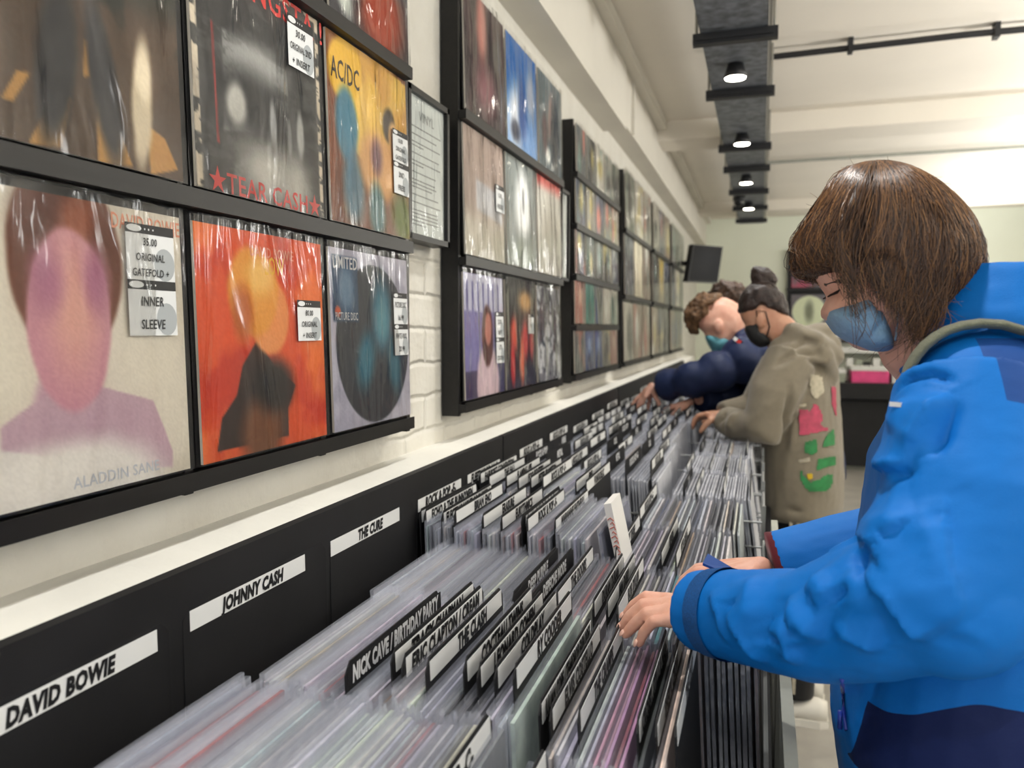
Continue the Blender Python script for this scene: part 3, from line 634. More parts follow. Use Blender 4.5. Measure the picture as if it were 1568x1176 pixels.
def card(y, x, H, text, L=.305, strip=(.23, .0225), ink=False, strip_off=0, tilt=.02, label='', group=None, z=.757, xs=.8, name='divider_card', blank=False, th=.8):
    r = empty(name, (x, y, z)); r.rotation_euler = (0, -tilt, 0); tag(r, label, 'divider card', group)
    m = MB(); t = .0008
    P = [(-L / 2, 0), (L / 2, 0), (L / 2, H - .012), (L / 2 - .012, H), (-L / 2 + .012, H), (-L / 2, H - .012)]
    m.loft([[(s, p[0], p[1]) for p in P] for s in (-t, t)]); m.build('card', M_CARD, r)
    if not blank:
        m = MB(); w, h = strip; zc = H - .0045 - h / 2; yc = strip_off
        m.box(t, t + .0004, yc - w / 2, yc + w / 2, zc - h / 2, zc + h / 2, 0)
        m.text(text, (t + .0006, yc + (0 if len(text) > 9 else .01), zc), UYW, UZW, h * th, w * .93, 1, .055, .2, xs)
        m.build('title_strip', [M_CARD, M_WHITEINK] if ink else [M_STRIP, M_INK], r)
    return r
POS = ['nearest', 'second-nearest', 'third', 'fourth', 'fifth']
NREC = 0
def fill(bi, row, xs, dens, z_top, tilt0, tilt1, seed, cards=(), palette=None):
    """stand records one behind the other from the wall outwards in one bin"""
    global NREC
    y0, y1 = BINS[bi]; yc = (y0 + y1) / 2; L = .315
    g = random.Random(seed); x = xs[0]; k = 0
    gap = [c for c in sorted(cards)]
    while x < xs[1]:
        if gap and x > gap[0] - .0045:
            x = gap[0] + (.0075 if row == 'front' else .006); gap.pop(0); continue
        k += 1; NREC += 1
        T = g.choice((.003, .003, .0042)); me = rec_meshes(L, T)
        f = (x - xs[0]) / (xs[1] - xs[0]); tl = tilt0 + (tilt1 - tilt0) * f + g.uniform(-.004, .004)
        r = bpy.data.objects.new('record', me[0]); COL.objects.link(r)
        ci = g.choices(range(len(RCOL)), RW)[0]
        if palette: ci = palette(x, ci)
        c, nm = RCOL[ci]; r.color = (*[v * g.uniform(.85, 1.1) for v in lin(c)], 1)
        r.location = (x + math.sin(tl) * .15, yc + g.uniform(-.005, .005), BASE[bi, row] + (g.uniform(0, .009) if g.random() < .8 else g.uniform(.006, .014))); r.rotation_euler = (0, -tl, g.uniform(-.006, .006))
        tag(r, f'plastic-sleeved record with {nm} cover, {ordn(k)} from the wall in {POS[bi]} {row} bin', 'record', f'records in the {POS[bi]} {row} bin')
        b = bpy.data.objects.new('plastic_bag', me[1]); COL.objects.link(b); b.parent = r
        x += max(dens * g.uniform(.8, 1.25), T + .0018)
BASE = {(0, 'rear'): .757, (1, 'rear'): .757, (2, 'rear'): .742, (3, 'rear'): .775, (4, 'rear'): .778}
TOPS = {(0, 'rear'): 1.10, (1, 'rear'): 1.107, (2, 'rear'): 1.083, (3, 'rear'): 1.117, (4, 'rear'): 1.127}
for q in range(5): BASE[q, 'front'] = .728; TOPS[q, 'front'] = 1.074
# title cards standing among the records: (bin, row, photo pixel of the strip's middle, text, height, kind, what it looks like)
CARDS = [
 (0, 'rear', (742, 1122), 'ROCK & POP -C-', .325, '', 'black divider card with half-blank strip in the nearest rear bin'),
 (0, 'front', (835, 1165), 'ROCK & POP -B-', .325, '', 'black divider card with white strip in the nearest front bin'),
 (1, 'rear', (585, 975), 'NICK CAVE / BIRTHDAY PARTY', .33, 'ink', 'black divider card with white-on-black strip, nearest the wall in the second rear bin'),
 (1, 'rear', (652, 970), 'TRACY CHAPMAN', .325, '', 'black divider card second from the wall in second rear bin'),
 (1, 'rear', (664, 980), 'ERIC CLAPTON / CREAM', .33, 'wide', 'black divider card with long printed strip, third from the wall in second rear bin'),
 (1, 'rear', (727, 955), 'THE CLASH', .332, '', 'black divider card with short two-word title, fourth from the wall in second rear bin'),
 (1, 'rear', (777, 955), 'COCTEAU TWINS', .332, 'wide', 'black divider card fifth from the wall in second rear bin, directly behind another card'),
 (1, 'rear', (793, 965), 'LEONARD COHEN', .328, 'wide', 'black divider card sixth from the wall in second rear bin, directly before another card'),
 (1, 'rear', (828, 950), 'COLDPLAY', .33, '', 'black divider card seventh from the wall in second rear bin, last but one'),
 (1, 'rear', (851, 952), 'RY COODER', .33, '', 'black divider card last in the second rear bin, next to a reddish record'),
 (1, 'front', (862, 1035), 'JULIAN COPE / TEARDROP EXPLODES', .33, 'wide', 'black divider card with a two-line-long title, first in second front bin'),
 (1, 'front', (872, 1052), 'ELVIS COSTELLO', .325, 'wide', 'black divider card with large bold title, second from the wall in second front bin'),
 (1, 'front', (917, 1042), 'THE CRAMPS', .325, '', 'black divider card third from the wall in second front bin, below the fingers'),
 (1, 'front', (998, 1055), 'CROSBY, STILLS & NASH', .325, 'wide', 'black divider card after the pink records in the second front bin'),
 (1, 'front', (1022, 1065), 'SHERYL CROW', .325, '', 'black divider card last but one in the second front bin'),
 (1, 'front', (1047, 1075), 'THE CULT', .33, 'wide', 'black divider card last in the second front bin, its white strip almost edge-on'),
 (2, 'rear', (842, 860), 'DEEP PURPLE', .325, 'ink', 'black divider card with dark strip, first from the wall in the third rear bin'),
 (2, 'rear', (868, 860), 'DEPECHE MODE', .32, 'ink', 'black divider card with dark strip, second from the wall in the third rear bin'),
 (2, 'rear', (900, 856), 'THE DOORS', .322, '', 'black divider card with greyish white strip, last in the third rear bin'),
 (2, 'front', (922, 912), 'DURAN DURAN', .33, '', 'black divider card left of two others above the fingers, third front bin'),
 (2, 'front', (940, 916), 'IAN DURY', .33, '', 'black divider card between two others just above the fingers, third front bin'),
 (2, 'front', (957, 918), 'BOB DYLAN', .334, '', 'black divider card which the fingers touch, third front bin'),
 (3, 'rear', (690, 757), 'MIKE EARLE', .345, '', 'black divider card second from the wall in the fourth rear bin'),
 (3, 'rear', (712, 757), 'ECHO & THE BUNNYMEN', .345, '', 'black divider card third from the wall in the fourth rear bin, mostly covered'),
 (3, 'rear', (731, 762), 'ELECTRIC LIGHT ORCHESTRA', .35, 'wide', 'black divider card with long three-word title in the fourth rear bin'),
 (3, 'rear', (748, 760), 'BRIAN ENO', .352, '', 'black divider card with short title, fifth from the wall in fourth rear bin'),
 (3, 'rear', (783, 768), 'ERASURE', .352, '', 'black divider card with one large bold word, middle of the fourth rear bin'),
 (3, 'rear', (812, 768), 'EURYTHMICS', .35, '', 'black divider card right after the large bold one-word card in fourth rear bin'),
 (3, 'rear', (834, 772), 'EVERYTHING BUT THE GIRL', .34, 'ink', 'black divider card with dark strip in the fourth rear bin, before a genre card'),
 (3, 'rear', (845, 772), 'ROCK & POP -F-', .345, '', 'black genre divider card toward the aisle end of the fourth rear bin'),
 (3, 'rear', (887, 770), 'MARIANNE FAITHFULL', .345, '', 'black divider card last in the fourth rear bin, before the leaning white record'),
 (3, 'front', (967, 815), 'FUN BOY THREE', .35, '', 'black divider card first from the wall in the fourth front bin'),
 (3, 'front', (1024, 830), 'GENESIS', .335, '', 'black divider card toward the aisle in the fourth front bin'),
 (3, 'front', (1044, 835), 'PETER GABRIEL', .335, '', 'black divider card last in the fourth front bin'),
 (4, 'rear', (762, 718), 'FAIRPORT CONVENTION', .36, 'wide', 'white-stripped divider card first from the wall in the fifth rear bin'),
 (4, 'rear', (775, 722), 'THE FALL', .358, 'wide', 'white-stripped divider card second from the wall in the fifth rear bin'),
 (4, 'rear', (791, 727), 'FLAMING LIPS', .355, 'wide', 'white-stripped divider card third from the wall in the fifth rear bin'),
 (4, 'rear', (812, 728), 'FOO FIGHTERS', .357, 'wide', 'white-stripped divider card fourth from the wall in the fifth rear bin'),
 (4, 'rear', (826, 730), 'PETER FRAMPTON', .355, 'wide', 'white-stripped divider card fifth from the wall in the fifth rear bin'),
 (4, 'rear', (840, 732), 'ROCK & POP -F-', .357, 'wide', 'white-stripped genre divider card sixth from the wall in the fifth rear bin'),
 (4, 'rear', (882, 745), 'FREE', .345, '', 'white-stripped divider card last but one in the fifth rear bin'),
 (4, 'rear', (893, 750), 'FUNKADELIC', .345, '', 'white-stripped divider card last in the fifth rear bin'),
 (4, 'front', (992, 768), 'ROCK & POP -G-', .35, '', 'black divider card first from the wall in the fifth front bin'),
]
cx = {}
for (bi, row, px, text, H, kind, lb) in CARDS:
    base = BASE[bi, row]; H = TOPS[bi, row] - base + (.004 if kind == 'ink' else 0) + .003 * math.sin(px[0] * 1.7)
    y0, y1 = BINS[bi]; L = .266 if bi < 3 else .298
    x = float(at(*px, Z=base + H - .014)[0]); tl = .05
    x = min(max(x, .13), .75)
    while any(abs(x + tl * .16 - q) < .004 for q in cx.get((bi, row), [])): x += .002
    cx.setdefault((bi, row), []).append(x + tl * .16)
    if kind == 'ink' and bi == 1: H -= .012
    card((y0 + y1) / 2 + ((.008 if kind != 'ink' else -.024) if bi < 3 else 0), x + tl * .32, H, text, L, (.28 if bi >= 3 else .25 if kind != 'ink' else .262, .021), kind == 'ink', 0 if bi >= 3 else .002, tl, lb, 'divider cards in the nearest rack', base)
def pinkish(x, ci):
    if .585 < x < .625: return g0.choice((11, 11, 0, 1, 8, 2))
    if .535 < x < .585: return g0.choice((0, 1, 2, 0))
    return ci
def darkish(x, ci):
    if .27 < x < .42 and g0.random() < .55: return g0.choice((3, 4, 4))
    return ci
g0 = random.Random(8)
def light(x, ci): return ci if g0.random() < .5 else g0.choice((0, 2, 0, 2, 1, 5))
FILL = [
 (0, 'rear', (.205, .508), .0072, 1.075, .06, .05, 1, light), (0, 'front', (.532, .70), .0085, 1.06, .05, .07, 2, light),
 (1, 'rear', (.232, .512), .0072, 1.078, .06, .05, 3, light), (1, 'front', (.533, .66), .0068, 1.055, .04, .10, 4, pinkish),
 (2, 'rear', (.205, .512), .0085, 1.055, .09, .06, 5, darkish), (2, 'front', (.535, .735), .0078, 1.05, .05, .05, 6, lambda x, c: light(x, c) if x < .63 else g0.choice((3, 4, 4, 6, 5))),
 (3, 'rear', (.14, .458), .0072, 1.10, .03, .05, 7, None), (3, 'front', (.588, .69), .0085, 1.06, .05, .08, 8, light),
 (4, 'rear', (.14, .375), .0078, 1.10, .03, .05, 9, light), (4, 'front', (.535, .70), .0095, 1.065, .04, .07, 10, light)]
for (bi, row, xs, d, zt, t0, t1, sd, pal) in FILL:
    fill(bi, row, xs, d, zt, t0, t1, sd, cx.get((bi, row), []), pal)
# two records leaning at the aisle end of the fourth rear bin
M_NAVYC = mat('navy_cover', (44, 50, 84), .4, var=.3, vscale=14); M_WHITEC = mat('white_cover', (224, 222, 218), .5); M_REDS = mat('red_scribble', (190, 90, 70), .6)
m = MB(); rec_shape(m, .29, .004, .312, split='cover'); r = m.build('record', M_NAVYC); r.location = (.515, 1.53, .785); r.rotation_euler = (0, -.16, -.01)
tag(r, 'record with plain navy cover leaning back at the aisle end of the fourth rear bin', 'record', 'records in the fourth rear bin')
m = MB(); rec_shape(m, .29, .004, .312, split='bag'); m.build('plastic_bag', M_BAG, r)
r = empty('box_set', (.562, 1.44, .755)); tag(r, 'thick white box set with red script on its spine, leaning in the fourth rear bin', 'record')
r.rotation_euler = (0, -.22, 0)
m = MB(); m.box(-.0065, .0065, -.045, .05, .0, .40); m.build('box', M_WHITEC, r)
m = MB()
for q in range(9):
    zz = .372 - .008 * q; m.tube([(-.005 + .003 * (q % 2), -.0455, zz), (.0 + .002 * (q % 3), -.0458, zz + .003), (.005, -.0455, zz - .003)], .0009, 5)
m.build('spine_script', M_REDS, r)
# large title cards standing against the back boards
for (a, b, text, y, z1, lb) in ((.402, .708, 'DAVID BOWIE', .567, 1.135, 'large black title card nearest on the back board, white strip cut off at its left'),
        (.731, 1.046, 'JOHNNY CASH', .865, 1.137, 'large black card with white title strip, second along the back board'),
        (1.059, 1.368, 'THE CURE', 1.183, 1.137, 'large black card with white title strip above dark empty space, third along the back board')):
    card((a + b) / 2, XB + .004, z1 - .757, text, b - a, (.245, .0235), False, y - (a + b) / 2, .012, lb, 'title cards along the back board', th=.68)
for (a, b, text, lb) in ((1.383, 1.628, 'ROCK & POP -E-', 'black genre card with white strip at the back of the fourth bin'), (1.655, 1.905, 'FLEETWOOD MAC', 'black card with white strip at the back of the fifth bin, beside the board joint')):
    card((a + b) / 2, XB + .004, .376, text, b - a, (.232, .0235), False, 0, .012, lb, 'title cards along the back board')

# ---- the racks farther on: cards one by one, records beyond the nearest three hundred as one stock
g = random.Random(77)
stock = MB()
LET = 'GHIJKLMNOPRSTUVWX'
for bi, (y0, y1, un) in enumerate(FARB):
    yc = (y0 + y1) / 2; wh = ordn(bi + 1)
    card(yc + .01, XB + .004, g.uniform(.35, .38), f'ROCK & POP -{LET[bi]}-', .30, (.235, .0225), False, 0, .012, f'black genre card against the back board of the {wh} farther bin', 'title cards in the farther racks')
    for row, xa, xb, zt in (('rear', .14, g.uniform(.46, .505), g.uniform(1.08, 1.10)), ('front', .535, g.uniform(.68, .735), g.uniform(1.05, 1.075))):
        if bi == 0: xb = .50 if row == 'rear' else .73
        x = xa; nc = (7 if row == 'rear' else 4) if bi < 9 else 3; cs = sorted(xa + (xb - xa) * (i + g.uniform(.2, .8)) / nc for i in range(nc)); q = 0
        for i, c in enumerate(cs):
            t = g.choice(('ROCK & POP', 'ROCK & POP -%s-' % LET[bi], 'INDIE', 'SOUL', 'METAL'))
            card(yc, c, .345 + g.uniform(-.004, .012) if row == 'rear' else .328 + g.uniform(-.004, .008), t, .29, (g.choice((.235, .26)), .022), g.random() < .25, g.uniform(-.02, .02), .05,
                 f'divider card {ordn(i + 1)} from the wall in the {wh} {row} bin of the farther racks', 'divider cards in the farther racks', .765 if row == 'rear' else .737)
        while x < xb:
            if q < len(cs) and x > cs[q] - .004: x = cs[q] + .004; q += 1; continue
            f = (x - xa) / (xb - xa); tl = .03 + .05 * f if row == 'rear' else .05 + .09 * f
            rec_shape(stock, .315, g.choice((.003, .0045)), .303, (x + math.sin(tl) * .15, yc + g.uniform(-.006, .006), (.765 if row == 'rear' else .737) + g.uniform(0, .006)), tl)
            x += g.uniform(.006, .0105)
st = stock.build('record_stock', [M_RECS, M_BAG])
tag(st, 'the many plastic-sleeved records filling the farther racks past the board joint', 'records', kind='stuff')

# ================================================================== people
def skin_mat(name, rgb):
    k = N(name); b = k.b; c = lin(rgb)
    tc = k.new('ShaderNodeTexCoord'); nz = k.new('ShaderNodeTexNoise'); nz.inputs['Scale'].default_value = 35; nz.inputs['Detail'].default_value = 5; k.link(tc.outputs['Object'], nz.inputs['Vector'])
    r = k.new('ShaderNodeValToRGB'); r.color_ramp.elements[0].position = .3; r.color_ramp.elements[1].position = .75
    r.color_ramp.elements[0].color = (c[0] * .86, c[1] * .72, c[2] * .68, 1); r.color_ramp.elements[1].color = (*c, 1)
    k.link(nz.outputs[0], r.inputs[0]); k.link(r.outputs[0], b.inputs['Base Color'])
    b.inputs['Roughness'].default_value = .5; b.inputs['Subsurface Weight'].default_value = .12; b.inputs['Subsurface Radius'].default_value = (.01, .004, .002)
    bp = k.new('ShaderNodeBump'); bp.inputs['Strength'].default_value = .12; bp.inputs['Distance'].default_value = .003
    n2 = k.new('ShaderNodeTexNoise'); n2.inputs['Scale'].default_value = 260; k.link(tc.outputs['Object'], n2.inputs['Vector']); k.link(n2.outputs[0], bp.inputs['Height']); k.link(bp.outputs[0], b.inputs['Normal'])
    return k.m
M_SKIN = skin_mat('skin', (226, 178, 156)); M_SKIN2 = skin_mat('skin_rosy', (222, 176, 156)); M_SKIN3 = skin_mat('skin_tan', (192, 148, 122))
M_NAIL = mat('finger_nail', (232, 186, 168), .3)
def cloth(name, rgb, rough=.55, sheen=.1, weave=900, b=.12, var=.05):
    return mat(name, rgb, rough, var=var, vscale=60, bump=b, bscale=weave, spec=.35, sheen=sheen)
M_BLUE = cloth('bright_blue_shell_fabric', (0, 106, 190), .62, 0)
M_BLUED = cloth('deep_blue_panel_fabric', (20, 66, 134), .65, 0)
M_REDL = cloth('dark_red_lining', (96, 24, 36), .7)
M_VELC = mat('velcro', (4, 98, 178), .95, bump=.8, bscale=1400, var=.2, vscale=500)
M_OLIVE = cloth('olive_webbing', (104, 106, 88), .7, b=.4, weave=500)
M_TROU = cloth('dark_navy_trousers', (28, 32, 46), .7)
M_SHOE = mat('dark_shoe', (40, 40, 44), .6); M_SOLE = mat('pale_sole', (200, 198, 190), .6)
M_MASK = mat('pale_blue_mask', (128, 162, 190), .75, var=.08, vscale=90, bump=.3, bscale=300)
M_WHT = mat('white_thread', (225, 225, 225), .6)
def hair_mat(name, dark, mid, light, rough=.36):
    k = N(name); b = k.b; ge = k.new('ShaderNodeNewGeometry'); r = k.new('ShaderNodeValToRGB'); e = r.color_ramp.elements
    e[0].position = 0; e[0].color = (*lin(dark), 1); e[1].position = .55; e[1].color = (*lin(mid), 1); q = e.new(1); q.color = (*lin(light), 1)
    k.link(ge.outputs['Random Per Island'], r.inputs[0]); k.link(r.outputs[0], b.inputs['Base Color'])
    b.inputs['Roughness'].default_value = rough; b.inputs['Specular IOR Level'].default_value = .6; return k.m
M_HAIR = hair_mat('brown_hair', (40, 26, 18), (82, 54, 35), (146, 104, 64))
M_HAIRBASE = mat('brown_hair_base', (54, 35, 24), .5, var=.4, vscale=40)
M_HAIR2 = mat('curly_brown_hair', (98, 70, 44), .6, var=.6, vscale=70, bump=.8, bscale=120)
M_HAIR3 = mat('dark_brown_hair', (44, 30, 26), .5, var=.5, vscale=60, bump=.5, bscale=150)
M_HAIR4 = mat('deep_brown_curls', (72, 50, 36), .6, var=.6, vscale=60, bump=.8, bscale=110)

def hand(m, wrist, fingers, r=.0082):
    """fingers: [base, middle joint, last joint, tip] points; the palm is lofted from the wrist to the finger bases"""
    B = [np.asarray(f[0], float) for f in fingers[:4]]
    w = np.asarray(wrist, float)
    for i, f in enumerate(fingers):
        k = (.88, 1, 1.02, .98, 1.1)[i] * r
        m.tube(f, [k * 1.12, k * 1.06, k * .98, k * .78], 10, round_ends=True)
    for b in B: m.tube([w + (b - w) * .0 + (b - B[1]) * .25, b * .55 + w * .45 + (b - B[1]) * .06, b], [r * 1.5, r * 1.5, r * 1.2], 10, round_ends=True)
    for i in range(3):
        m.tube([w, (B[i] + B[i + 1]) / 2 * .93 + w * .07], [r * 1.9, r * 1.05], 10, round_ends=True)
    t = np.asarray(fingers[4][0], float); m.tube([w, t], [r * 1.7, r * 1.3], 10, round_ends=True)
def crease(V, Nn, strokes, sharp=True):
    """press fold lines into cloth: strokes of (points, width, depth); a ridge falls slowly above and steeply below its crest"""
    upl = UP * .8 - RX * .45
    for (pts, wd, dep) in strokes:
        P = [np.asarray(p, float) for p in pts]; best = np.full(len(V), 9.0); tt = np.zeros(len(V)); L = len(P) - 1; sd = np.zeros(len(V))
        for i in range(L):
            a, b = P[i], P[i + 1]; ab = b - a; t = np.clip(((V - a) @ ab) / (ab @ ab), 0, 1)
            dv = V - (a + t[:, None] * ab); d = np.linalg.norm(dv, axis=1); q = d < best; best[q] = d[q]; tt[q] = (i + t[q]) / L; sd[q] = (dv @ upl)[q]
        fade = np.clip(np.minimum(tt, 1 - tt) * 3.2 + .12, 0, 1)
        if dep > 0:
            x = best / np.where(sd > 0, wd * 2.0, wd * .6); f = np.exp(-x * 1.1)
        else:
            x = best / wd; f = np.exp(-x * x)
        V += Nn * (f * fade * dep * (1.4 if dep > 0 else 1.15))[:, None]
    return V
def on_surface(V, Nn, pts):
    """photo pixels -> the nearest point of a cloth mesh that faces the viewer there"""
    q = V - CAM; z = q @ FW; sx = PX + F_PX * (q @ RX) / z; sy = PY - F_PX * (q @ UP) / z
    face = np.einsum('ij,ij->i', Nn, -q) > 0; out = []
    for x, y in pts:
        d = (sx - x) ** 2 + (sy - y) ** 2 + np.where(face, 0, 1e6); c = np.argsort(d)[:12]; c = c[z[c] < z[c].min() + .03]; out.append(V[c].mean(0))
    return out
def wrinkle(V, Nn, amp, sc, seed, stretch=(1, 1, 1)):
    s = np.array(stretch) * sc
    d = np.array([noise.fractal(Vector(v * s + seed), 1, 2, 3) for v in V]); return V + Nn * (d * amp)[:, None]
def face_mats(o, mats, fn):
    me = o.data
    for q in mats: me.materials.append(q)
    c = np.empty(len(me.polygons) * 3); me.polygons.foreach_get('center', c); me.polygons.foreach_set('material_index', fn(c.reshape(-1, 3)).astype(np.int32)); me.update()
def ring(c, a, b, n=28, e=2.4, rot=0.0, tilt=0.0):
    out = []
    for t in np.linspace(0, 2 * math.pi, n, endpoint=False):
        x = a * np.sign(math.cos(t)) * abs(math.cos(t)) ** (2 / e); y = b * np.sign(math.sin(t)) * abs(math.sin(t)) ** (2 / e)
        X = x * math.cos(rot) - y * math.sin(rot); Y = x * math.sin(rot) + y * math.cos(rot); out.append((c[0] + X, c[1] + Y, c[2] + tilt * X))
    return out
def shoe(name, heel, toe, parent, w=.042, mats=None):
    h = np.array(heel, float); t = np.array(toe, float); d = t - h; L = np.linalg.norm(d); d /= L; s = np.array([-d[1], d[0], 0]); rings = []
    for f, hw, ht in ((0, .7, .075), (.12, .88, .085), (.35, .86, .08), (.6, 1.0, .058), (.85, .92, .042), (1, .5, .026)):
        c = h + d * L * f; rings.append([c + s * w * hw * math.cos(a) + np.array([0, 0, ht / 2 + .012 + (ht / 2) * math.sin(a)]) for a in np.linspace(0, 6.283, 16, endpoint=False)])
    m = MB(); m.loft(rings); o = m.build(name, mats[0], parent, True); under(o, parent)
    m = MB(); rr = []
    for f, hw in ((-.02, .6), (.1, .95), (.35, .9), (.6, 1.06), (.88, .95), (1.03, .45)): 
        c = h + d * L * f; rr.append([c + s * w * hw, c + s * w * hw + np.array([0, 0, .026]), c - s * w * hw + np.array([0, 0, .026]), c - s * w * hw])
    m.loft(rr); q = m.build('sole', mats[1], o); return o

# ------------------------------------------------------------------ the customer in the blue jacket
YC = 1.03
P1 = empty('person', (.97, YC, 0)); tag(P1, 'person in bright blue jacket and face mask flipping through the nearest records', 'person')
hx = lambda pts, Y=YC: pxpoly(pts, Y)
def pt(x, y, Y): return at(x, y, Y=Y)
m = MB()
FACE = [(1238, 398), (1246, 424), (1254, 437), (1262, 447), (1267, 455), (1262, 466), (1256, 478), (1257, 486), (1268, 493), (1274, 503), (1283, 508), (1288, 516), (1299, 525), (1312, 535), (1335, 537), (1356, 527), (1372, 518), (1385, 540), (1420, 560), (1462, 480), (1470, 420), (1462, 360), (1420, 305), (1360, 280), (1300, 290), (1255, 340)]
m.inflate(hx(FACE), YC, .071, p=2.6, nr=13, n=72)
m.tube([pt(1400, 440, YC), pt(1425, 520, YC), (.965, YC, 1.36)], [.058, .056, .055], 16)
m.tube([(.965, YC, 1.37), (.98, YC, 1.2), (.98, YC, .95)], [.055, .09, .09], 16)
e = at(1325, 452, Y=YC)
for s in (-1, 1):
    m.ell((e[0] + .012, YC + s * .073, e[2] + .004), (.017, .01, .026), n=10)                 # ears
    m.ell((at(1268, 452, Y=YC)[0] + .012, YC + s * .03, at(1268, 452, Y=YC)[2]), (.011, .012, .010), n=8)
    m.tube([(.97, YC + s * .06, 1.32), (.98, YC + s * .12, 1.29)], [.04, .035], 12, round_ends=True)
SH_N = pt(1505, 622, .885); EL_N = pt(1436, 917, .815); FA_N = pt(1240, 957, .88); WR_N = pt(1066, 934, .975); HB = pt(1030, 932, .995)
SH_F = np.array([.985, 1.18, 1.345]); EL_F = np.array([.965, 1.25, 1.165]); CU_F = pt(1188, 868, 1.22)
DN = np.array([0, .03, -.06]); DF = np.array([0, -.03, -.06])
m.tube([SH_N + DN, EL_N, WR_N], [.025, .028, .024], 12); m.tube([SH_F + DF, EL_F, CU_F], [.025, .028, .024], 12); m.tube([SH_N + DN, (.98, YC, 1.28), SH_F + DF], .025, 10)
fing = [[pt(1026, 950, .972), pt(1001, 951, .972), pt(986, 968, .976), pt(979, 985, .978)],
        [pt(1024, 936, .99), pt(991, 939, .99), pt(971, 957, .996), pt(958, 971, .998)],
        [pt(1021, 926, 1.008), pt(985, 926, 1.01), pt(965, 944, 1.014), pt(953, 960, 1.016)],
        [pt(1020, 918, 1.027), pt(989, 914, 1.03), pt(970, 928, 1.034), pt(957, 944, 1.036)],
        [pt(1040, 930, 1.03), pt(1018, 938, 1.045), pt(999, 948, 1.045), pt(984, 962, 1.04)]]
hand(m, pt(1052, 934, .995), fing)
w2 = pt(1165, 868, 1.215)
f2 = [[w2 + np.array([-.055, -.03 + .02 * i, -.012]), w2 + np.array([-.09, -.032 + .021 * i, -.02]), w2 + np.array([-.11, -.032 + .021 * i, -.04]), w2 + np.array([-.12, -.032 + .021 * i, -.058])] for i in range(4)]
f2.append([w2 + np.array([-.02, -.035, -.01]), w2 + np.array([-.04, -.05, -.025]), w2 + np.array([-.06, -.055, -.04]), w2 + np.array([-.075, -.055, -.055])])
hand(m, w2, f2)
me = fuse(m, .0024, 5); me.materials.append(M_SKIN); under(link('body', me, P1), P1)
m = MB()
for f in fing[:4]:
    t = np.asarray(f[3]); d = t - np.asarray(f[2]); d /= np.linalg.norm(d); up = np.array([-.35, -.35, .6]); up -= d * (up @ d); up /= np.linalg.norm(up)
    m.ell(t + up * .0052 + d * .0005, (.0056, .0042, .0016), n=8, ax=[d, np.cross(up, d), up])
under(m.build('finger_nail', M_NAIL, P1, True), P1)
# jacket
m = MB()
R = []
for (z, cx_, a, b) in ((.90, .985, .158, .2), (.925, .985, .166, .205), (1.0, .978, .17, .205), (1.1, .982, .16, .2), (1.2, .985, .152, .195), (1.3, .985, .142, .19), (1.36, .986, .116, .175), (1.40, .975, .105, .14), (1.43, .972, .085, .1)):
    R.append(ring((cx_, YC, z), a, b, tilt=.0))
m.loft(R)
m.tube([SH_N + np.array([.0, .02, .01]), (SH_N + EL_N) / 2 + np.array([.008, -.004, 0]), EL_N + np.array([.004, 0, .0]), (EL_N + FA_N) / 2, FA_N, (FA_N + WR_N) / 2, WR_N], [.076, .074, .071, .064, .0565, .052, .046], 24, round_ends=False)
m.ell(SH_N + np.array([.012, .05, .0]), (.078, .07, .07)); m.ell(EL_N + np.array([.010, 0, -.004]), (.068, .066, .064))
m.tube([SH_F, (SH_F + EL_F) / 2, EL_F, (EL_F + CU_F) / 2, CU_F], [.076, .074, .068, .058, .05], 20)
m.ell(SH_F + np.array([.0, -.04, .0]), (.075, .08, .07))
m.tube([(.975, YC, 1.39), (.982, YC, 1.46), (.985, YC, 1.515)], [.115, .108, .082], 24)
me = fuse(m, .0037, 9)
V = verts(me); Nn = normals(me)
S = lambda *pts: on_surface(V, Nn, pts)
CR = [  # folds of the sleeve and chest: (path, width, depth)
 (S((1120, 938), (1151, 982), (1178, 1010)), .012, .012), (S((1201, 942), (1213, 982), (1222, 1016)), .010, .012), (S((1215, 915), (1238, 955), (1265, 979)), .012, .014), (S((1250, 884), (1268, 905), (1278, 925)), .010, .010),
 (S((1275, 958), (1319, 979), (1352, 992)), .012, .010), (S((1332, 871), (1376, 915), (1403, 955), (1425, 980)), .014, .016), (S((1317, 857), (1336, 880), (1385, 918)), .006, -.020),
 (S((1322, 822), (1356, 841), (1393, 861)), .010, .010), (S((1330, 806), (1363, 813), (1410, 793)), .011, .013), (S((1340, 822), (1370, 824), (1395, 815)), .006, -.009), (S((1345, 698), (1368, 716), (1398, 712)), .010, .011), (S((1355, 712), (1378, 728), (1400, 724)), .006, -.010),
 (S((1388, 712), (1425, 645), (1452, 602)), .012, .013), (S((1398, 610), (1388, 640), (1375, 668)), .009, .010), (S((1405, 618), (1396, 648), (1386, 672)), .006, -.010), (S((1432, 700), (1448, 650), (1462, 610)), .008, -.010),
 (S((1412, 765), (1440, 860), (1462, 950)), .016, .010), (S((1160, 884), (1150, 920), (1158, 960)), .011, .008), (S((1095, 905), (1105, 945), (1120, 985)), .008, .007), (S((1300, 878), (1322, 905), (1330, 945)), .011, .009), (S((1425, 770), (1432, 820), (1425, 870)), .010, -.007),
 (S((1370, 608), (1392, 582), (1425, 574), (1445, 577), (1468, 590)), .004, -.007)]
crease(V, Nn, CR); setverts(me, V); Nn = normals(me)
V = wrinkle(V, Nn, .0012, 22, 3, (1, 1, 1.5)); setverts(me, V)
jk = link('jacket', me, P1); under(jk, P1)
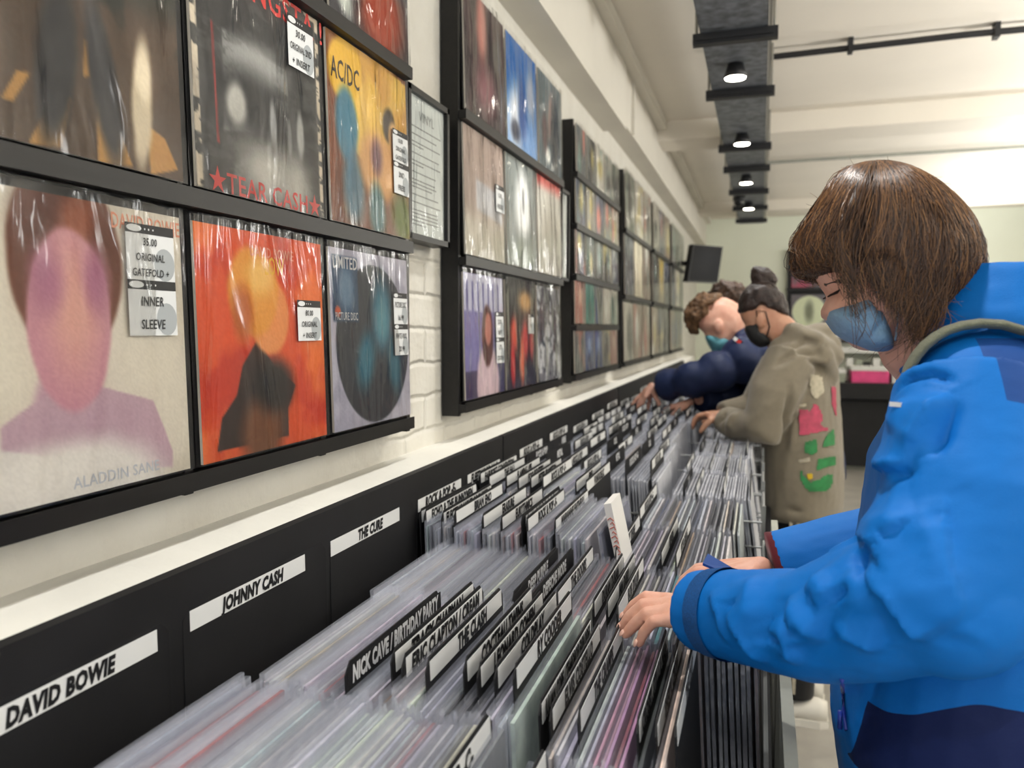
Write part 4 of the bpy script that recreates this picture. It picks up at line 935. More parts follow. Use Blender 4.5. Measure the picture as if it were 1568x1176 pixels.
def jacket_mat():
    k = N('blue_jacket_shell'); b = k.b; tc = k.new('ShaderNodeTexCoord'); sp = k.new('ShaderNodeSeparateXYZ'); k.link(tc.outputs['Object'], sp.inputs[0])
    def ma(op, a, v):
        q = k.new('ShaderNodeMath', operation=op)
        for i, w_ in enumerate((a, v)):
            if w_ is None: continue
            if isinstance(w_, (int, float)): q.inputs[i].default_value = w_
            else: k.link(w_, q.inputs[i])
        return q.outputs[0]
    X, Y, Z = sp.outputs
    dy = ma('ABSOLUTE', ma('SUBTRACT', Y, YC), None)
    yoke = ma('MULTIPLY', ma('MULTIPLY', ma('GREATER_THAN', ma('ADD', Z, ma('MULTIPLY', X, .2)), 1.572), ma('GREATER_THAN', ma('ADD', X, ma('MULTIPLY', Z, .12)), 1.0906)), ma('MULTIPLY', ma('GREATER_THAN', dy, .09), ma('LESS_THAN', Z, 1.44)))
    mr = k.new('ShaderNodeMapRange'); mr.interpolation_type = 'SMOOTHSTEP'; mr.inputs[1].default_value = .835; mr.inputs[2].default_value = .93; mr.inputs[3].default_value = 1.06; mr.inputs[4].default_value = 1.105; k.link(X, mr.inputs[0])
    low = ma('MULTIPLY', ma('LESS_THAN', Z, mr.outputs[0]), ma('GREATER_THAN', ma('SUBTRACT', X, ma('MULTIPLY', Z, .2)), .623))  # dark lower zone: shade under the arm, put into the jacket's colour
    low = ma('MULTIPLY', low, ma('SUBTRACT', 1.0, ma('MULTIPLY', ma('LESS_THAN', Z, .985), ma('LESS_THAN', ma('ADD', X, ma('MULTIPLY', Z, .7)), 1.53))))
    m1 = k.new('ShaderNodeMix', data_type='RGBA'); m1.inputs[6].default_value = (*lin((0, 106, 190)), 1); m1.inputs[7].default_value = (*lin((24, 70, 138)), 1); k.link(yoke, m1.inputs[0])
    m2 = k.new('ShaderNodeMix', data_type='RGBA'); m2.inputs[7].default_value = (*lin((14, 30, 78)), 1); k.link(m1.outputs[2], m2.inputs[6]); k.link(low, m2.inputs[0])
    k.link(m2.outputs[2], b.inputs['Base Color']); b.inputs['Roughness'].default_value = .6; b.inputs['Specular IOR Level'].default_value = .25
    nz = k.new('ShaderNodeTexNoise'); nz.inputs['Scale'].default_value = 900; k.link(tc.outputs['Object'], nz.inputs['Vector'])
    bp = k.new('ShaderNodeBump'); bp.inputs['Strength'].default_value = .1; bp.inputs['Distance'].default_value = .01; k.link(nz.outputs[0], bp.inputs['Height']); k.link(bp.outputs[0], b.inputs['Normal'])
    return k.m
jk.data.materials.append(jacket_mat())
# cuff tab, lining, velcro band, zip
ax = (WR_N - FA_N) / np.linalg.norm(WR_N - FA_N)
m = MB(); c0 = WR_N - ax * .05; m.tube([c0, c0 + ax * .024], [.0522, .0496], 28, cap=False); under(m.build('velcro_strap', M_VELC, jk, True), P1); 
m = MB(); a = pt(1076, 866, .985); m.loft([[a + np.array(v) for v in ((0, 0, 0), (.004, .03, .004), (.035, .03, -.012), (.04, 0, -.014))], [a + np.array(v) for v in ((0, 0, .003), (.004, .03, .007), (.035, .03, -.009), (.04, 0, -.011))]]); under(m.build('cuff_tab', M_BLUED, jk), P1)
m = MB(); d = (CU_F - EL_F) / np.linalg.norm(CU_F - EL_F); m.tube([CU_F - d * .03, CU_F + d * .003], [.046, .0505], 24, cap=True); under(m.build('sleeve_lining', M_REDL, jk, True), P1)
m = MB(); zp = [at(1289, y, Y=.905) for y in (1035, 1060, 1085, 1118)]
zs = on_surface(V, normals(me), [(1290, 1040), (1292, 1060), (1294, 1085), (1297, 1118)])
m.tube([q + np.array([-.001, -.001, 0]) for q in zs], .0022, 8); m.tube([zs[2] + np.array([-.005, -.006, 0]), zs[2] + np.array([-.005, -.007, -.02])], .0026, 8); under(m.build('pocket_zip', mat('blue_zip', (40, 60, 150), .3), jk, True), P1)
lg = on_surface(V, normals(me), [(1372, 620), (1378, 616)])
m = MB(); n_ = np.array([-.6, -.8, .1]); n_ /= np.linalg.norm(n_); m.obox(lg[0] + n_ * .002, (.0055, .0022, .001), [np.cross([0, 0, 1], n_), [0, 0, 1], n_]); under(m.build('chest_logo', M_WHT, jk), P1)
for o in list(jk.children): o.location = (0, 0, 0)
# mask
MK = [(1262, 479), (1290, 462), (1325, 445), (1340, 462), (1352, 480), (1360, 510), (1362, 534), (1337, 538), (1306, 528), (1286, 516), (1274, 505)]
m = MB(); m.inflate(hx(MK), YC, .078, p=2.8, nr=13, n=60); me = fuse(m, .0025, 4); V = verts(me); Nn = normals(me); S = lambda *p: on_surface(V, Nn, p)
crease(V, Nn, [(S((1276, 492), (1305, 478), (1340, 468)), .003, -.003), (S((1282, 503), (1315, 488), (1350, 482)), .003, -.003), (S((1332, 520), (1345, 505), (1352, 492)), .005, -.005), (S((1268, 483), (1298, 466), (1328, 450)), .002, -.002)]); setverts(me, V); me.materials.append(M_MASK)
mk = under(link('face_mask', me, P1), P1)
m = MB()
for s in (-1, 1): m.tube([pt(1330, 452, YC) + np.array([0, s * .062, 0]), (e[0] - .0, YC + s * .082, e[2] + .0), (e[0] + .025, YC + s * .08, e[2] - .0), pt(1358, 520, YC) + np.array([0, s * .062, 0])], .0010, 6)
o = m.build('ear_loop', M_MASK, mk); o.location = (0, 0, 0)
m = MB()
for s in (-1, 1):
    for q in range(7): m.tube([pt(1270 + q * 1.6, 452 - q * .9, YC) + np.array([0, s * (.03 + .004 * q), 0]), pt(1264 + q * 1.7, 456 - q * .6, YC) + np.array([0, s * (.034 + .004 * q), 0])], .0009, 5)
    m.tube([pt(1262, 437, YC) + np.array([0, s * .03, 0]), pt(1272, 434, YC) + np.array([0, s * .045, 0]), pt(1286, 434, YC) + np.array([0, s * .06, 0])], .0028, 6)
under(m.build('eyelashes_and_brows', M_HAIR3, P1), P1)
# hair: a soft cap with combed strands over it
HP = [(1213, 402), (1215, 378), (1226, 348), (1242, 325), (1260, 292), (1290, 263), (1330, 251), (1370, 253), (1412, 270), (1448, 296), (1480, 330), (1500, 375), (1500, 425), (1475, 460), (1440, 490), (1408, 520), (1385, 545), (1372, 520), (1362, 480), (1340, 445), (1310, 418), (1280, 424), (1245, 426), (1222, 420)]
HL = smooth_loop(pxpoly(HP, YC), 120); HC = HL.mean(0); HW = .094
m = MB(); m.inflate(pxpoly(HP, YC), YC, HW, p=2.3, nr=15, n=80); me = fuse(m, .004, 4); V = verts(me); Nn = normals(me); V = V - Nn * .003; setverts(me, V); me.materials.append(M_HAIRBASE)
hair = under(link('hair', me, P1), P1)
HA = np.arctan2(HL[:, 1] - HC[1], HL[:, 0] - HC[0]); HR = np.hypot(HL[:, 0] - HC[0], HL[:, 1] - HC[1]); so = np.argsort(HA); HA, HR = HA[so], HR[so]
def surf_y(x, z, lift, side):
    a = math.atan2(z - HC[1], x - HC[0]); R_ = np.interp(a, HA, HR, period=2 * math.pi); rho = math.hypot(x - HC[0], z - HC[1]) / R_
    h = (1 - min(rho, 1) ** 2.3) ** (1 / 2.3)
    return YC + side * (HW * max(h, .0) + lift), rho
GU = [[(1322, 254), (1285, 268), (1252, 318), (1222, 372), (1219, 408), (1236, 423), (1262, 424)],
      [(1325, 254), (1294, 275), (1264, 325), (1240, 370), (1240, 405), (1262, 420), (1288, 421)],
      [(1328, 254), (1305, 285), (1284, 335), (1270, 380), (1278, 408), (1292, 425), (1296, 440)],
      [(1332, 253), (1318, 290), (1304, 345), (1292, 390), (1292, 440), (1300, 490), (1303, 530)],
      [(1338, 253), (1340, 295), (1338, 345), (1330, 392), (1332, 410), (1334, 432), (1336, 452)],
      [(1345, 252), (1362, 295), (1368, 345), (1365, 392), (1362, 430), (1356, 465), (1358, 495)],
      [(1352, 252), (1385, 295), (1402, 345), (1408, 395), (1402, 440), (1388, 490), (1372, 540)],
      [(1362, 252), (1408, 292), (1435, 345), (1446, 395), (1440, 440), (1425, 485), (1396, 535)],
      [(1372, 253), (1425, 290), (1462, 340), (1478, 390), (1476, 430), (1460, 468), (1432, 500)],
      [(1385, 256), (1440, 292), (1478, 335), (1498, 385), (1498, 430), (1484, 462), (1460, 488)]]
GX = [np.array(pxpoly(q, YC)) for q in GU]
gr = random.Random(4); m = MB()
def strand(path, r0, r1):
    m.tube(path, [r0 + (r1 - r0) * i / (len(path) - 1) for i in range(len(path))], 3, cap=False)
def spl(K, n):
    t = np.linspace(0, len(K) - 1, n); i = np.arange(len(K)); 
    Q = np.vstack([2 * K[0] - K[1], K, 2 * K[-1] - K[-2]]); out = []
    for u in t:
        j = min(int(u), len(K) - 2); f = u - j; a, b, c, d = Q[j], Q[j + 1], Q[j + 2], Q[j + 3]
        out.append(.5 * (2 * b + (c - a) * f + (2 * a - 5 * b + 4 * c - d) * f * f + (3 * b - a - 3 * c + d) * f ** 3))
    return np.array(out)
for side, cnt in ((-1, 4200), (1, 900)):
    for q in range(cnt):
        u = gr.random() * (len(GX) - 1)
        if 2.35 < u < 3.6 and gr.random() < .8: u = gr.random() * 2.3 if gr.random() < .4 else 4 + gr.random() * 5
        clump = round(u * 9) / 9; u2 = u + (clump - u) * gr.uniform(0, .8); j = min(int(u2), len(GX) - 2); f = u2 - j
        K = GX[j] * (1 - f) + GX[j + 1] * f
        K = K + np.array([[gr.gauss(0, .0030), gr.gauss(0, .0030)] for _ in K]) * np.linspace(.3, 2.6, len(K))[:, None]
        n = 16; S2 = spl(K, n); lo = gr.uniform(0, .35) if gr.random() < .55 else 0; hi = gr.uniform(.55, 1.0) if 2.6 > u2 or u2 > 3.9 else gr.uniform(.5, 1.04)
        S2 = np.array([[np.interp(v, np.linspace(0, 1, n), S2[:, 0]), np.interp(v, np.linspace(0, 1, n), S2[:, 1])] for v in np.linspace(lo, min(hi, 1), n)])
        lift = gr.uniform(-.001, .005); path = []; wob = gr.uniform(0, 6); ylast = None
        for i, (x, z) in enumerate(S2):
            y, rho = surf_y(x, z, lift, side)
            if 1.6 < u2 < 7.4:
                k = float(smst(.2, .5, np.array(i / n))) * min(1, (u2 - 1.6) * 2, (7.4 - u2)); lo_y = (.087 + lift) * k
                if abs(y - YC) < lo_y: y = YC + side * lo_y
            path.append((x + .0012 * math.sin(wob + i * .7), y, z))
        strand(path, .00062, .00025)
for q in range(250):                                                       # flyaways and loose ends below the ear
    if q < 200:
        x, z = at(gr.uniform(1330, 1450), gr.uniform(440, 520), Y=YC)[[0, 2]]; L = gr.uniform(.02, .06)
    else:
        a = gr.uniform(-.2, 3.0); R_ = float(np.interp(a, HA, HR, period=2 * math.pi)); x, z = HC[0] + R_ * math.cos(a), HC[1] + R_ * math.sin(a); L = gr.uniform(.008, .022)
    y, rho = surf_y(x, z, gr.uniform(0, .004), -1); dx, dz = gr.uniform(-.8, .8), (gr.uniform(-1, -.1) if q < 200 else gr.uniform(-.6, .5)); cu = gr.uniform(-.5, .5); path = []
    for i in range(7):
        s = i / 6; path.append((x + L * (dx * s + cu * s * s * dz), y - .006 * s, z + L * (dz * s - cu * s * s * dx)))
    strand(path, .00028, .00012)
hs = m.build('strands', M_HAIR, hair, True); hs.location = (0, 0, 0)
# trousers and shoes (below the photo)
m = MB()
for s in (-1, 1): m.tube([(.985, YC + s * .085, .98), (.985, YC + s * .09, .8), (.975, YC + s * .095, .48), (.98, YC + s * .1, .09)], [.1, .098, .075, .06], 18)
m.tube([(.985, YC, 1.0), (.985, YC, .84)], [.15, .16], 24)
me = fuse(m, .008, 6); me.materials.append(M_TROU); under(link('trousers', me, P1), P1)
for s in (-1, 1): shoe('shoe', (1.05, YC + s * .1, 0), (.80, YC + s * .12, 0), P1, mats=(M_SHOE, M_SOLE))
# the backpack on the back; only its strap shows
BPK = empty('backpack', (1.2, YC, 1.0)); tag(BPK, 'olive backpack worn over the blue jacket, its strap over the near shoulder', 'backpack')
m = MB(); m.loft([ring((1.225, YC, 1.0), .07, .13, e=4), ring((1.235, YC, 1.03), .09, .15, e=4), ring((1.235, YC, 1.3), .085, .15, e=4), ring((1.215, YC, 1.4), .06, .12, e=4)]); under(m.build('bag', M_OLIVE, BPK, True), BPK)
m = MB(); m.box(1.318, 1.345, YC - .11, YC + .11, 1.05, 1.2); under(m.build('front_pocket', M_OLIVE, BPK), BPK)
jv = verts(jk.data); jn = normals(jk.data)
SP = [(1385, 600), (1387, 580), (1392, 563), (1402, 546), (1416, 529), (1432, 516), (1450, 506), (1472, 499)]
for s in (-1, 1):
    pts = []
    for i, (x, y) in enumerate(SP):
        q = at(x, y, Y=.915); q[1] = YC + s * (YC - .915); pts.append(q)
    for (x, y) in ((1500, 495), (1535, 497), (1565, 506)):
        q = at(x, y, Y=.915); q[1] = YC + s * (YC - .915); pts.append(q)
    pts = ([pts[0] + np.array([.03, 0, -.06])] if s < 0 else []) + (pts if s < 0 else pts[6:]) + [np.array([1.07, YC + s * .11, 1.43]), np.array([1.13, YC + s * .1, 1.37]), np.array([1.16, YC + s * .1, 1.25])]
    m = MB(); m.tube(pts, .016, 12, flat=.3, flatdir=(-1, 0, .6)); under(m.build('shoulder_strap', M_OLIVE, BPK, True), BPK)

# ------------------------------------------------------------------ the customer in the printed grey-brown hoodie
YH = 3.2
P2 = empty('person', (.87, YH, 0)); tag(P2, 'person in taupe hoodie with pink and green back print, black mask and top bun', 'person')
M_TAUPE = cloth('taupe_hoodie_fabric', (124, 115, 98), .85, .3, 500, .3)
M_BLKT = cloth('black_track_trousers', (22, 22, 24), .7); M_SHOEW = mat('white_trainer', (214, 210, 200), .6); M_BMASK = mat('black_mask', (18, 18, 20), .75)
M_PINKP = mat('pink_print', (172, 62, 88), .6, var=.25, vscale=40); M_GRNP = mat('green_print', (38, 122, 66), .6, var=.25, vscale=30); M_YELP = mat('yellow_dot_print', (222, 186, 40), .6); M_WHTP = mat('pale_print', (178, 170, 150), .7, var=.2, vscale=50)
m = MB()
F2 = [(1133, 470), (1134, 486), (1141, 498), (1139, 506), (1147, 514), (1152, 522), (1163, 528), (1176, 522), (1184, 530), (1215, 532), (1222, 500), (1200, 476), (1194, 460), (1180, 446), (1158, 444), (1142, 454)]
m.inflate(hx(F2, YH), YH, .074, p=2.5, nr=11, n=56); e2 = at(1165, 489, Y=YH)
for s in (-1, 1): m.ell((e2[0], YH + s * .076, e2[2]), (.018, .012, .032), n=10)
m.tube([at(1188, 495, Y=YH), at(1205, 540, Y=YH), (.87, YH + .04, 1.25)], [.058, .055, .06], 14); m.tube([(.87, YH + .05, 1.3), (.88, YH + .05, .8)], [.06, .09], 14)
W3 = at(1095, 640, Y=3.12); E3 = at(1168, 655, Y=3.02); S3 = at(1203, 552, Y=3.05)
m.tube([(.87, YH + .05, 1.3), S3 + np.array([.02, .05, -.01]), E3, W3], [.04, .035, .035, .024], 12)
f3 = []
for i in range(4):
    b = at(1082, 634 + i * 1.5, Y=3.1 + .02 * i); f3.append([b, b + np.array([-.03, .004, -.006]), b + np.array([-.045, .004, -.025]), b + np.array([-.05, .004, -.045])])
f3.append([at(1088, 644, Y=3.08), at(1081, 650, Y=3.08), at(1076, 656, Y=3.08), at(1073, 661, Y=3.08)]); hand(m, at(1092, 640, Y=3.12), f3, .0095)
S3f = np.array([.80, 3.5, 1.30]); E3f = np.array([.70, 3.52, 1.12]); W3f = at(1105, 634, Y=3.45); m.tube([(.87, YH + .05, 1.3), S3f, E3f, W3f], [.035, .035, .035, .024], 12)
f3 = [[W3f + np.array(v) for v in ((-.05, .02 * i, -.005), (-.08, .02 * i, -.01), (-.1, .02 * i, -.025), (-.11, .02 * i, -.045))] for i in range(4)] + [[W3f + np.array(v) for v in ((-.02, -.03, 0), (-.04, -.045, -.01), (-.06, -.05, -.02), (-.07, -.05, -.03))]]
hand(m, W3f, f3, .0095)
me = fuse(m, .004, 4); me.materials.append(M_SKIN3); under(link('body', me, P2), P2)
m = MB(); R = []
for (z, c, a, b, ty) in ((.745, .885, .118, .17, 0), (.77, .888, .126, .19, 0), (.9, .884, .13, .2, 0), (1.05, .872, .13, .2, .0), (1.2, .87, .12, .2, 0), (1.3, .87, .11, .19, 0), (1.37, .868, .095, .15, 0), (1.41, .865, .07, .09, 0)):
    R.append(ring((c, YH + .05, z), a, b, rot=-.35))
m.loft(R)
m.tube([S3 + np.array([.02, .05, .01]), (S3 + E3) / 2, E3, (E3 + W3) / 2 + np.array([0, 0, -.01]), W3 + np.array([.03, 0, 0])], [.09, .088, .078, .062, .05], 20); m.ell(S3 + np.array([.03, .07, .0]), (.09, .1, .07))
m.tube([S3f, E3f, W3f], [.08, .07, .05], 16)
for (x0, y0, x1, y1, r_) in ((1186, 552, 1272, 528, .05), (1192, 532, 1262, 508, .045), (1215, 510, 1276, 545, .05), (1240, 520, 1268, 575, .05)):
    m.tube([at(x0, y0, Y=YH - .06), (at(x0, y0, Y=YH - .1) + at(x1, y1, Y=YH - .06)) / 2, at(x1, y1, Y=YH + .02)], [r_ * .8, r_, r_ * .8], 14, round_ends=True)
me = fuse(m, .008, 4); V = verts(me); Nn = normals(me); S = lambda *p: on_surface(V, Nn, p)
crease(V, Nn, [(S((1188, 560), (1225, 538), (1262, 545)), .012, -.02), (S((1195, 540), (1232, 520), (1265, 530)), .01, -.016), (S((1235, 548), (1262, 568)), .012, -.02), (S((1215, 590), (1218, 640), (1212, 690)), .012, .014), (S((1206, 590), (1206, 640), (1200, 690)), .016, -.02), (S((1100, 650), (1108, 640), (1112, 630)), .008, -.012), (S((1118, 660), (1120, 645), (1130, 635)), .01, .014), (S((1110, 660), (1112, 645), (1120, 632)), .008, -.01), (S((1172, 770), (1220, 782), (1275, 770)), .01, -.012), (S((1140, 668), (1160, 640), (1200, 600)), .03, .01)])
setverts(me, V); Nn = normals(me); V = wrinkle(V, Nn, .004, 9, 5); setverts(me, V); me.materials.append(M_TAUPE)
hd = under(link('hoodie', me, P2), P2); Nn = normals(me)
def printed(name, polys, mt, off=.003):
    m = MB()
    for P in polys:
        P = np.array(P, float); c = P.mean(0); k = 14; Q = smooth_loop(P, 40) if len(P) > 5 else P
        x0, y0 = Q.min(0); x1, y1 = Q.max(0); n = 18
        gx = np.linspace(x0, x1, n + 1); gy = np.linspace(y0, y1, n + 1); idx = {}; pts = []
        U_, V_ = np.meshgrid(gx, gy, indexing='ij'); ins = inpoly(U_, V_, [tuple(q) for q in Q]); grid = on_surface(V, Nn, [(a, b) for a in gx for b in gy])
        ins = ins.astype(int); face_n = []
        for q in grid: face_n.append(Nn[np.argmin(((V - q) ** 2).sum(1))])
        grid = [q + nn * off for q, nn in zip(grid, face_n)]
        m.add(grid, [(i * (n + 1) + j, (i + 1) * (n + 1) + j, (i + 1) * (n + 1) + j + 1, i * (n + 1) + j + 1) for i in range(n) for j in range(n) if ins[i, j] + ins[i + 1, j] + ins[i, j + 1] + ins[i + 1, j + 1] >= 3])
    o = m.build(name, mt, hd, True); o.location = (0, 0, 0)
printed('pink_print', [[(1222, 628), (1240, 628), (1248, 615), (1254, 626), (1260, 640), (1254, 650), (1268, 654), (1268, 660), (1246, 664), (1224, 667)], [(1272, 592), (1279, 590), (1280, 640), (1272, 620)]], M_PINKP)
printed('green_print', [[(1232, 676), (1250, 672), (1252, 690), (1244, 697), (1230, 694)], [(1262, 670), (1276, 655), (1278, 682), (1258, 686)], [(1252, 702), (1278, 698), (1280, 712), (1262, 716), (1248, 722)], [(1222, 712), (1228, 708), (1228, 722), (1240, 738), (1262, 728), (1276, 724), (1274, 742), (1258, 754), (1240, 752), (1226, 738)]], M_GRNP)
printed('yellow_print', [[(1234, 726), (1242, 724), (1244, 732), (1237, 735)]], M_YELP, .006)
printed('pale_print', [[(1238, 570), (1258, 576), (1262, 600), (1248, 612), (1240, 600)], [(1222, 704), (1240, 700), (1240, 706), (1224, 709)], [(1222, 620), (1234, 618), (1234, 622), (1222, 624)]], M_WHTP)
HP2 = [(1130, 478), (1131, 462), (1138, 445), (1152, 434), (1172, 432), (1190, 440), (1203, 458), (1208, 478), (1206, 484), (1186, 482), (1176, 474), (1160, 472), (1150, 482), (1138, 480)]
m = MB(); m.inflate(hx(HP2, YH), YH, .084, p=2.5, nr=11, n=56); m.ell(at(1168, 424, Y=YH), (.045, .042, .035)); m.ell(at(1160, 417, Y=YH), (.026, .03, .022)); m.ell(at(1178, 429, Y=YH), (.03, .03, .02))
me = fuse(m, .005, 3); V = verts(me); V = wrinkle(V, normals(me), .005, 40, 2); setverts(me, V); me.materials.append(M_HAIR3); under(link('hair', me, P2), P2)
MK2 = [(1141, 500), (1152, 492), (1160, 486), (1164, 505), (1176, 512), (1180, 526), (1164, 532), (1150, 524), (1142, 511)]
m = MB(); m.inflate(hx(MK2, YH), YH, .078, p=2.8, nr=9, n=40)
for s in (-1, 1): m.tube([at(1161, 500, Y=YH) + np.array([0, s * .074, 0]), at(1158, 476, Y=YH) + np.array([0, s * .084, 0]), at(1172, 478, Y=YH) + np.array([0, s * .086, 0]), at(1178, 500, Y=YH) + np.array([0, s * .074, 0]), at(1172, 522, Y=YH) + np.array([0, s * .06, 0])], .0024, 6)
me = m.mesh('m', [M_BMASK], True); under(link('face_mask', me, P2), P2)
m = MB()
for s, dx in ((-1, 0), (1, -.01)): m.tube([(.868 + dx, YH + .05 + s * .08, .8), (.868 + dx, YH + .05 + s * .085, .5), (.875 + dx, YH + .05 + s * .09, .09)], [.095, .072, .062], 16)
m.ell((.885, YH + .05, .8), (.112, .16, .1))
me = fuse(m, .009, 5); me.materials.append(M_BLKT); tr = under(link('trousers', me, P2), P2)
for q, dx in enumerate((-.03, .0, .03)):
    m = MB(); m.loft([[(.862 + dx * .8 + a, YH + .05 - .08 - b * 1.0, z) for a, b in ((-.006, r_ * math.cos(dx / r_) - .0), (.006, r_ * math.cos(dx / r_)), (.006, r_ * math.cos(dx / r_) + .004), (-.006, r_ * math.cos(dx / r_) + .004))] for z, r_ in ((.76, .094), (.5, .076), (.12, .068))])
    o = m.build('white_stripe', M_WHTP, tr); o.location = (0, 0, 0)
for s in (-1, 1): shoe('trainer', (.98, YH + .05 + s * .09 - .01, 0), (.72, YH + .05 + s * .1, 0), P2, .05, (M_SHOEW, M_SHOEW))

# ------------------------------------------------------------------ the customer in the navy puffer jacket
YN = 3.85
P3 = empty('person', (.85, YN, 0)); tag(P3, 'person in navy padded jacket and teal mask leaning over the far bins', 'person')
M_NAVY = cloth('navy_padded_fabric', (24, 38, 74), .6, 0, 300, .1); M_TEAL = mat('teal_mask', (84, 146, 160), .7)
m = MB()
F3 = [(1066, 488), (1070, 502), (1078, 510), (1082, 522), (1090, 530), (1100, 541), (1118, 538), (1132, 522), (1150, 520), (1152, 492), (1136, 470), (1112, 456), (1090, 458), (1072, 470)]
m.inflate(hx(F3, YN), YN, .076, p=2.5, nr=11, n=56); e3 = at(1101, 500, Y=YN)
for s in (-1, 1): m.ell((e3[0], YN + s * .078, e3[2]), (.02, .014, .032), n=10)
m.tube([at(1125, 505, Y=YN), at(1150, 530, Y=YN), (.8, YN, 1.25)], [.062, .065, .1], 14)
SN = at(1142, 545, Y=3.66); EN = at(1078, 578, Y=3.62); WN = at(1008, 592, Y=3.72); m.tube([SN + np.array([.03, .08, 0]), EN, WN], [.035, .03, .026], 12)
SN2 = np.array([.66, 4.05, 1.3]); EN2 = at(1115, 604, Y=3.85); WN2 = at(1068, 612, Y=3.7); m.tube([SN2, EN2, WN2], [.03, .028, .024], 12)
def fl(w, dirs, dy):
    fs = []
    for i, (dx, dz) in enumerate(dirs):
        b = w + np.array([dx * .05, dy * (i - 1.5), dz * .05]); fs.append([b, b + np.array([dx * .035, 0, dz * .035]), b + np.array([dx * .055, 0, dz * .055 - .008]), b + np.array([dx * .065, 0, dz * .065 - .02])])
    return fs
w = at(998, 592, Y=3.72); f4 = fl(w, [(-.45, -.9), (-.6, -.85), (-.8, -.7), (-.2, -1)], .02); f4.append([w + np.array([.01, -.02, -.02]), w + np.array([.02, -.035, -.04]), w + np.array([.035, -.04, -.065]), w + np.array([.04, -.04, -.085])]); hand(m, w, f4, .0098)
w = at(1056, 616, Y=3.66); f4 = fl(w, [(-.95, -.3), (-.97, -.25), (-.95, -.3), (-.9, -.4)], .021); f4.append([w + np.array([-.02, -.035, -.02]), w + np.array([-.045, -.045, -.035]), w + np.array([-.065, -.045, -.05]), w + np.array([-.08, -.045, -.065])]); hand(m, w, f4, .0098)
m.tube([(.8, YN, 1.25), (.9, YN + .03, 1.0), (.92, YN + .03, .8)], [.1, .12, .12], 14)
me = fuse(m, .004, 4); me.materials.append(M_SKIN2); under(link('body', me, P3), P3)
m = MB()
R = [ring((.70, YN, 1.40), .06, .09, tilt=-.5), ring((.72, YN, 1.37), .11, .19, tilt=-.5), ring((.77, YN, 1.28), .15, .23, tilt=-.5), ring((.85, YN, 1.12), .16, .22, tilt=-.4), ring((.925, YN, .95), .15, .21, tilt=-.2), ring((.935, YN, .80), .15, .2)]
m.loft(R)
def puff(path, rads, n=14):
    P = [np.asarray(p) for p in path]; out = []; rr = []
    for i in range(len(P) - 1):
        for t in np.linspace(0, 1, n, endpoint=False):
            out.append(P[i] + (P[i + 1] - P[i]) * t); rr.append((rads[i] + (rads[i + 1] - rads[i]) * t))
    L = np.cumsum([0] + [np.linalg.norm(out[i + 1] - out[i]) for i in range(len(out) - 1)])
    return out, [r_ * (1 - .34 * (1 - abs(math.sin(math.pi * l / .12)) ** .5)) for r_, l in zip(rr, L)]
p_, r_ = puff([SN + np.array([.03, .05, .0]), EN, WN + np.array([.0, 0, 0])], [.112, .086, .068]); m.tube(p_, r_, 20)
p_, r_ = puff([SN2, EN2, WN2], [.1, .085, .058]); m.tube(p_, r_, 18)
m.ell(SN + np.array([.05, .1, .0]), (.13, .13, .1)); m.tube([at(1136, 505, Y=YN), at(1160, 540, Y=YN)], [.075, .11], 18)
me = fuse(m, .008, 3); V = verts(me); V = wrinkle(V, normals(me), .006, 10, 8); setverts(me, V); me.materials.append(M_NAVY); jk3 = under(link('padded_jacket', me, P3), P3)
Nn = normals(me); q = on_surface(V, Nn, [(1127, 520), (1133, 525)]); nn = np.array([-.25, -.95, .2]); nn /= np.linalg.norm(nn); ux = (q[1] - q[0]); ux -= nn * (ux @ nn); ux /= np.linalg.norm(ux)
m = MB(); c = (q[0] + q[1]) / 2 + nn * .008; fr = [ux, np.cross(nn, ux), nn]
m.obox(c, (.022, .011, .002), fr, 0); m.obox(c - ux * .01 + nn * .002, (.009, .008, .001), fr, 1); m.obox(c + ux * .01 + nn * .002, (.009, .008, .001), fr, 2)
o = m.build('shoulder_badge', [M_NAVY, M_WHT, M_RED], jk3); o.location = (0, 0, 0)
H3 = [(1048, 492), (1050, 474), (1060, 460), (1076, 450), (1092, 448), (1106, 455), (1098, 462), (1088, 474), (1084, 488), (1074, 496), (1066, 512), (1054, 506)]
m = MB(); m.inflate(hx(H3, YN), YN, .085, p=2.3, nr=11, n=50); me = fuse(m, .006, 2); V = verts(me); V = wrinkle(V, normals(me), .016, 34, 6); setverts(me, V); me.materials.append(M_HAIR2); under(link('hair', me, P3), P3)
MK3 = [(1080, 514), (1092, 510), (1104, 514), (1118, 514), (1124, 526), (1112, 540), (1098, 545), (1086, 530)]
m = MB(); m.inflate(hx(MK3, YN), YN, .08, p=2.8, nr=9, n=40); under(m.build('face_mask', M_TEAL, P3, True), P3)
m = MB()
for s in (-1, 1): m.tube([(.93, YN + s * .09, .84), (.93, YN + s * .1, .46), (.95, YN + s * .1, .09)], [.095, .072, .06], 14)
m.ell((.93, YN, .84), (.13, .16, .1)); me = fuse(m, .01, 4); me.materials.append(M_TROU); under(link('trousers', me, P3), P3)
for s in (-1, 1): shoe('shoe', (1.03, YN + s * .1, 0), (.79, YN + s * .11, 0), P3, .048, (M_SHOE, M_SOLE))

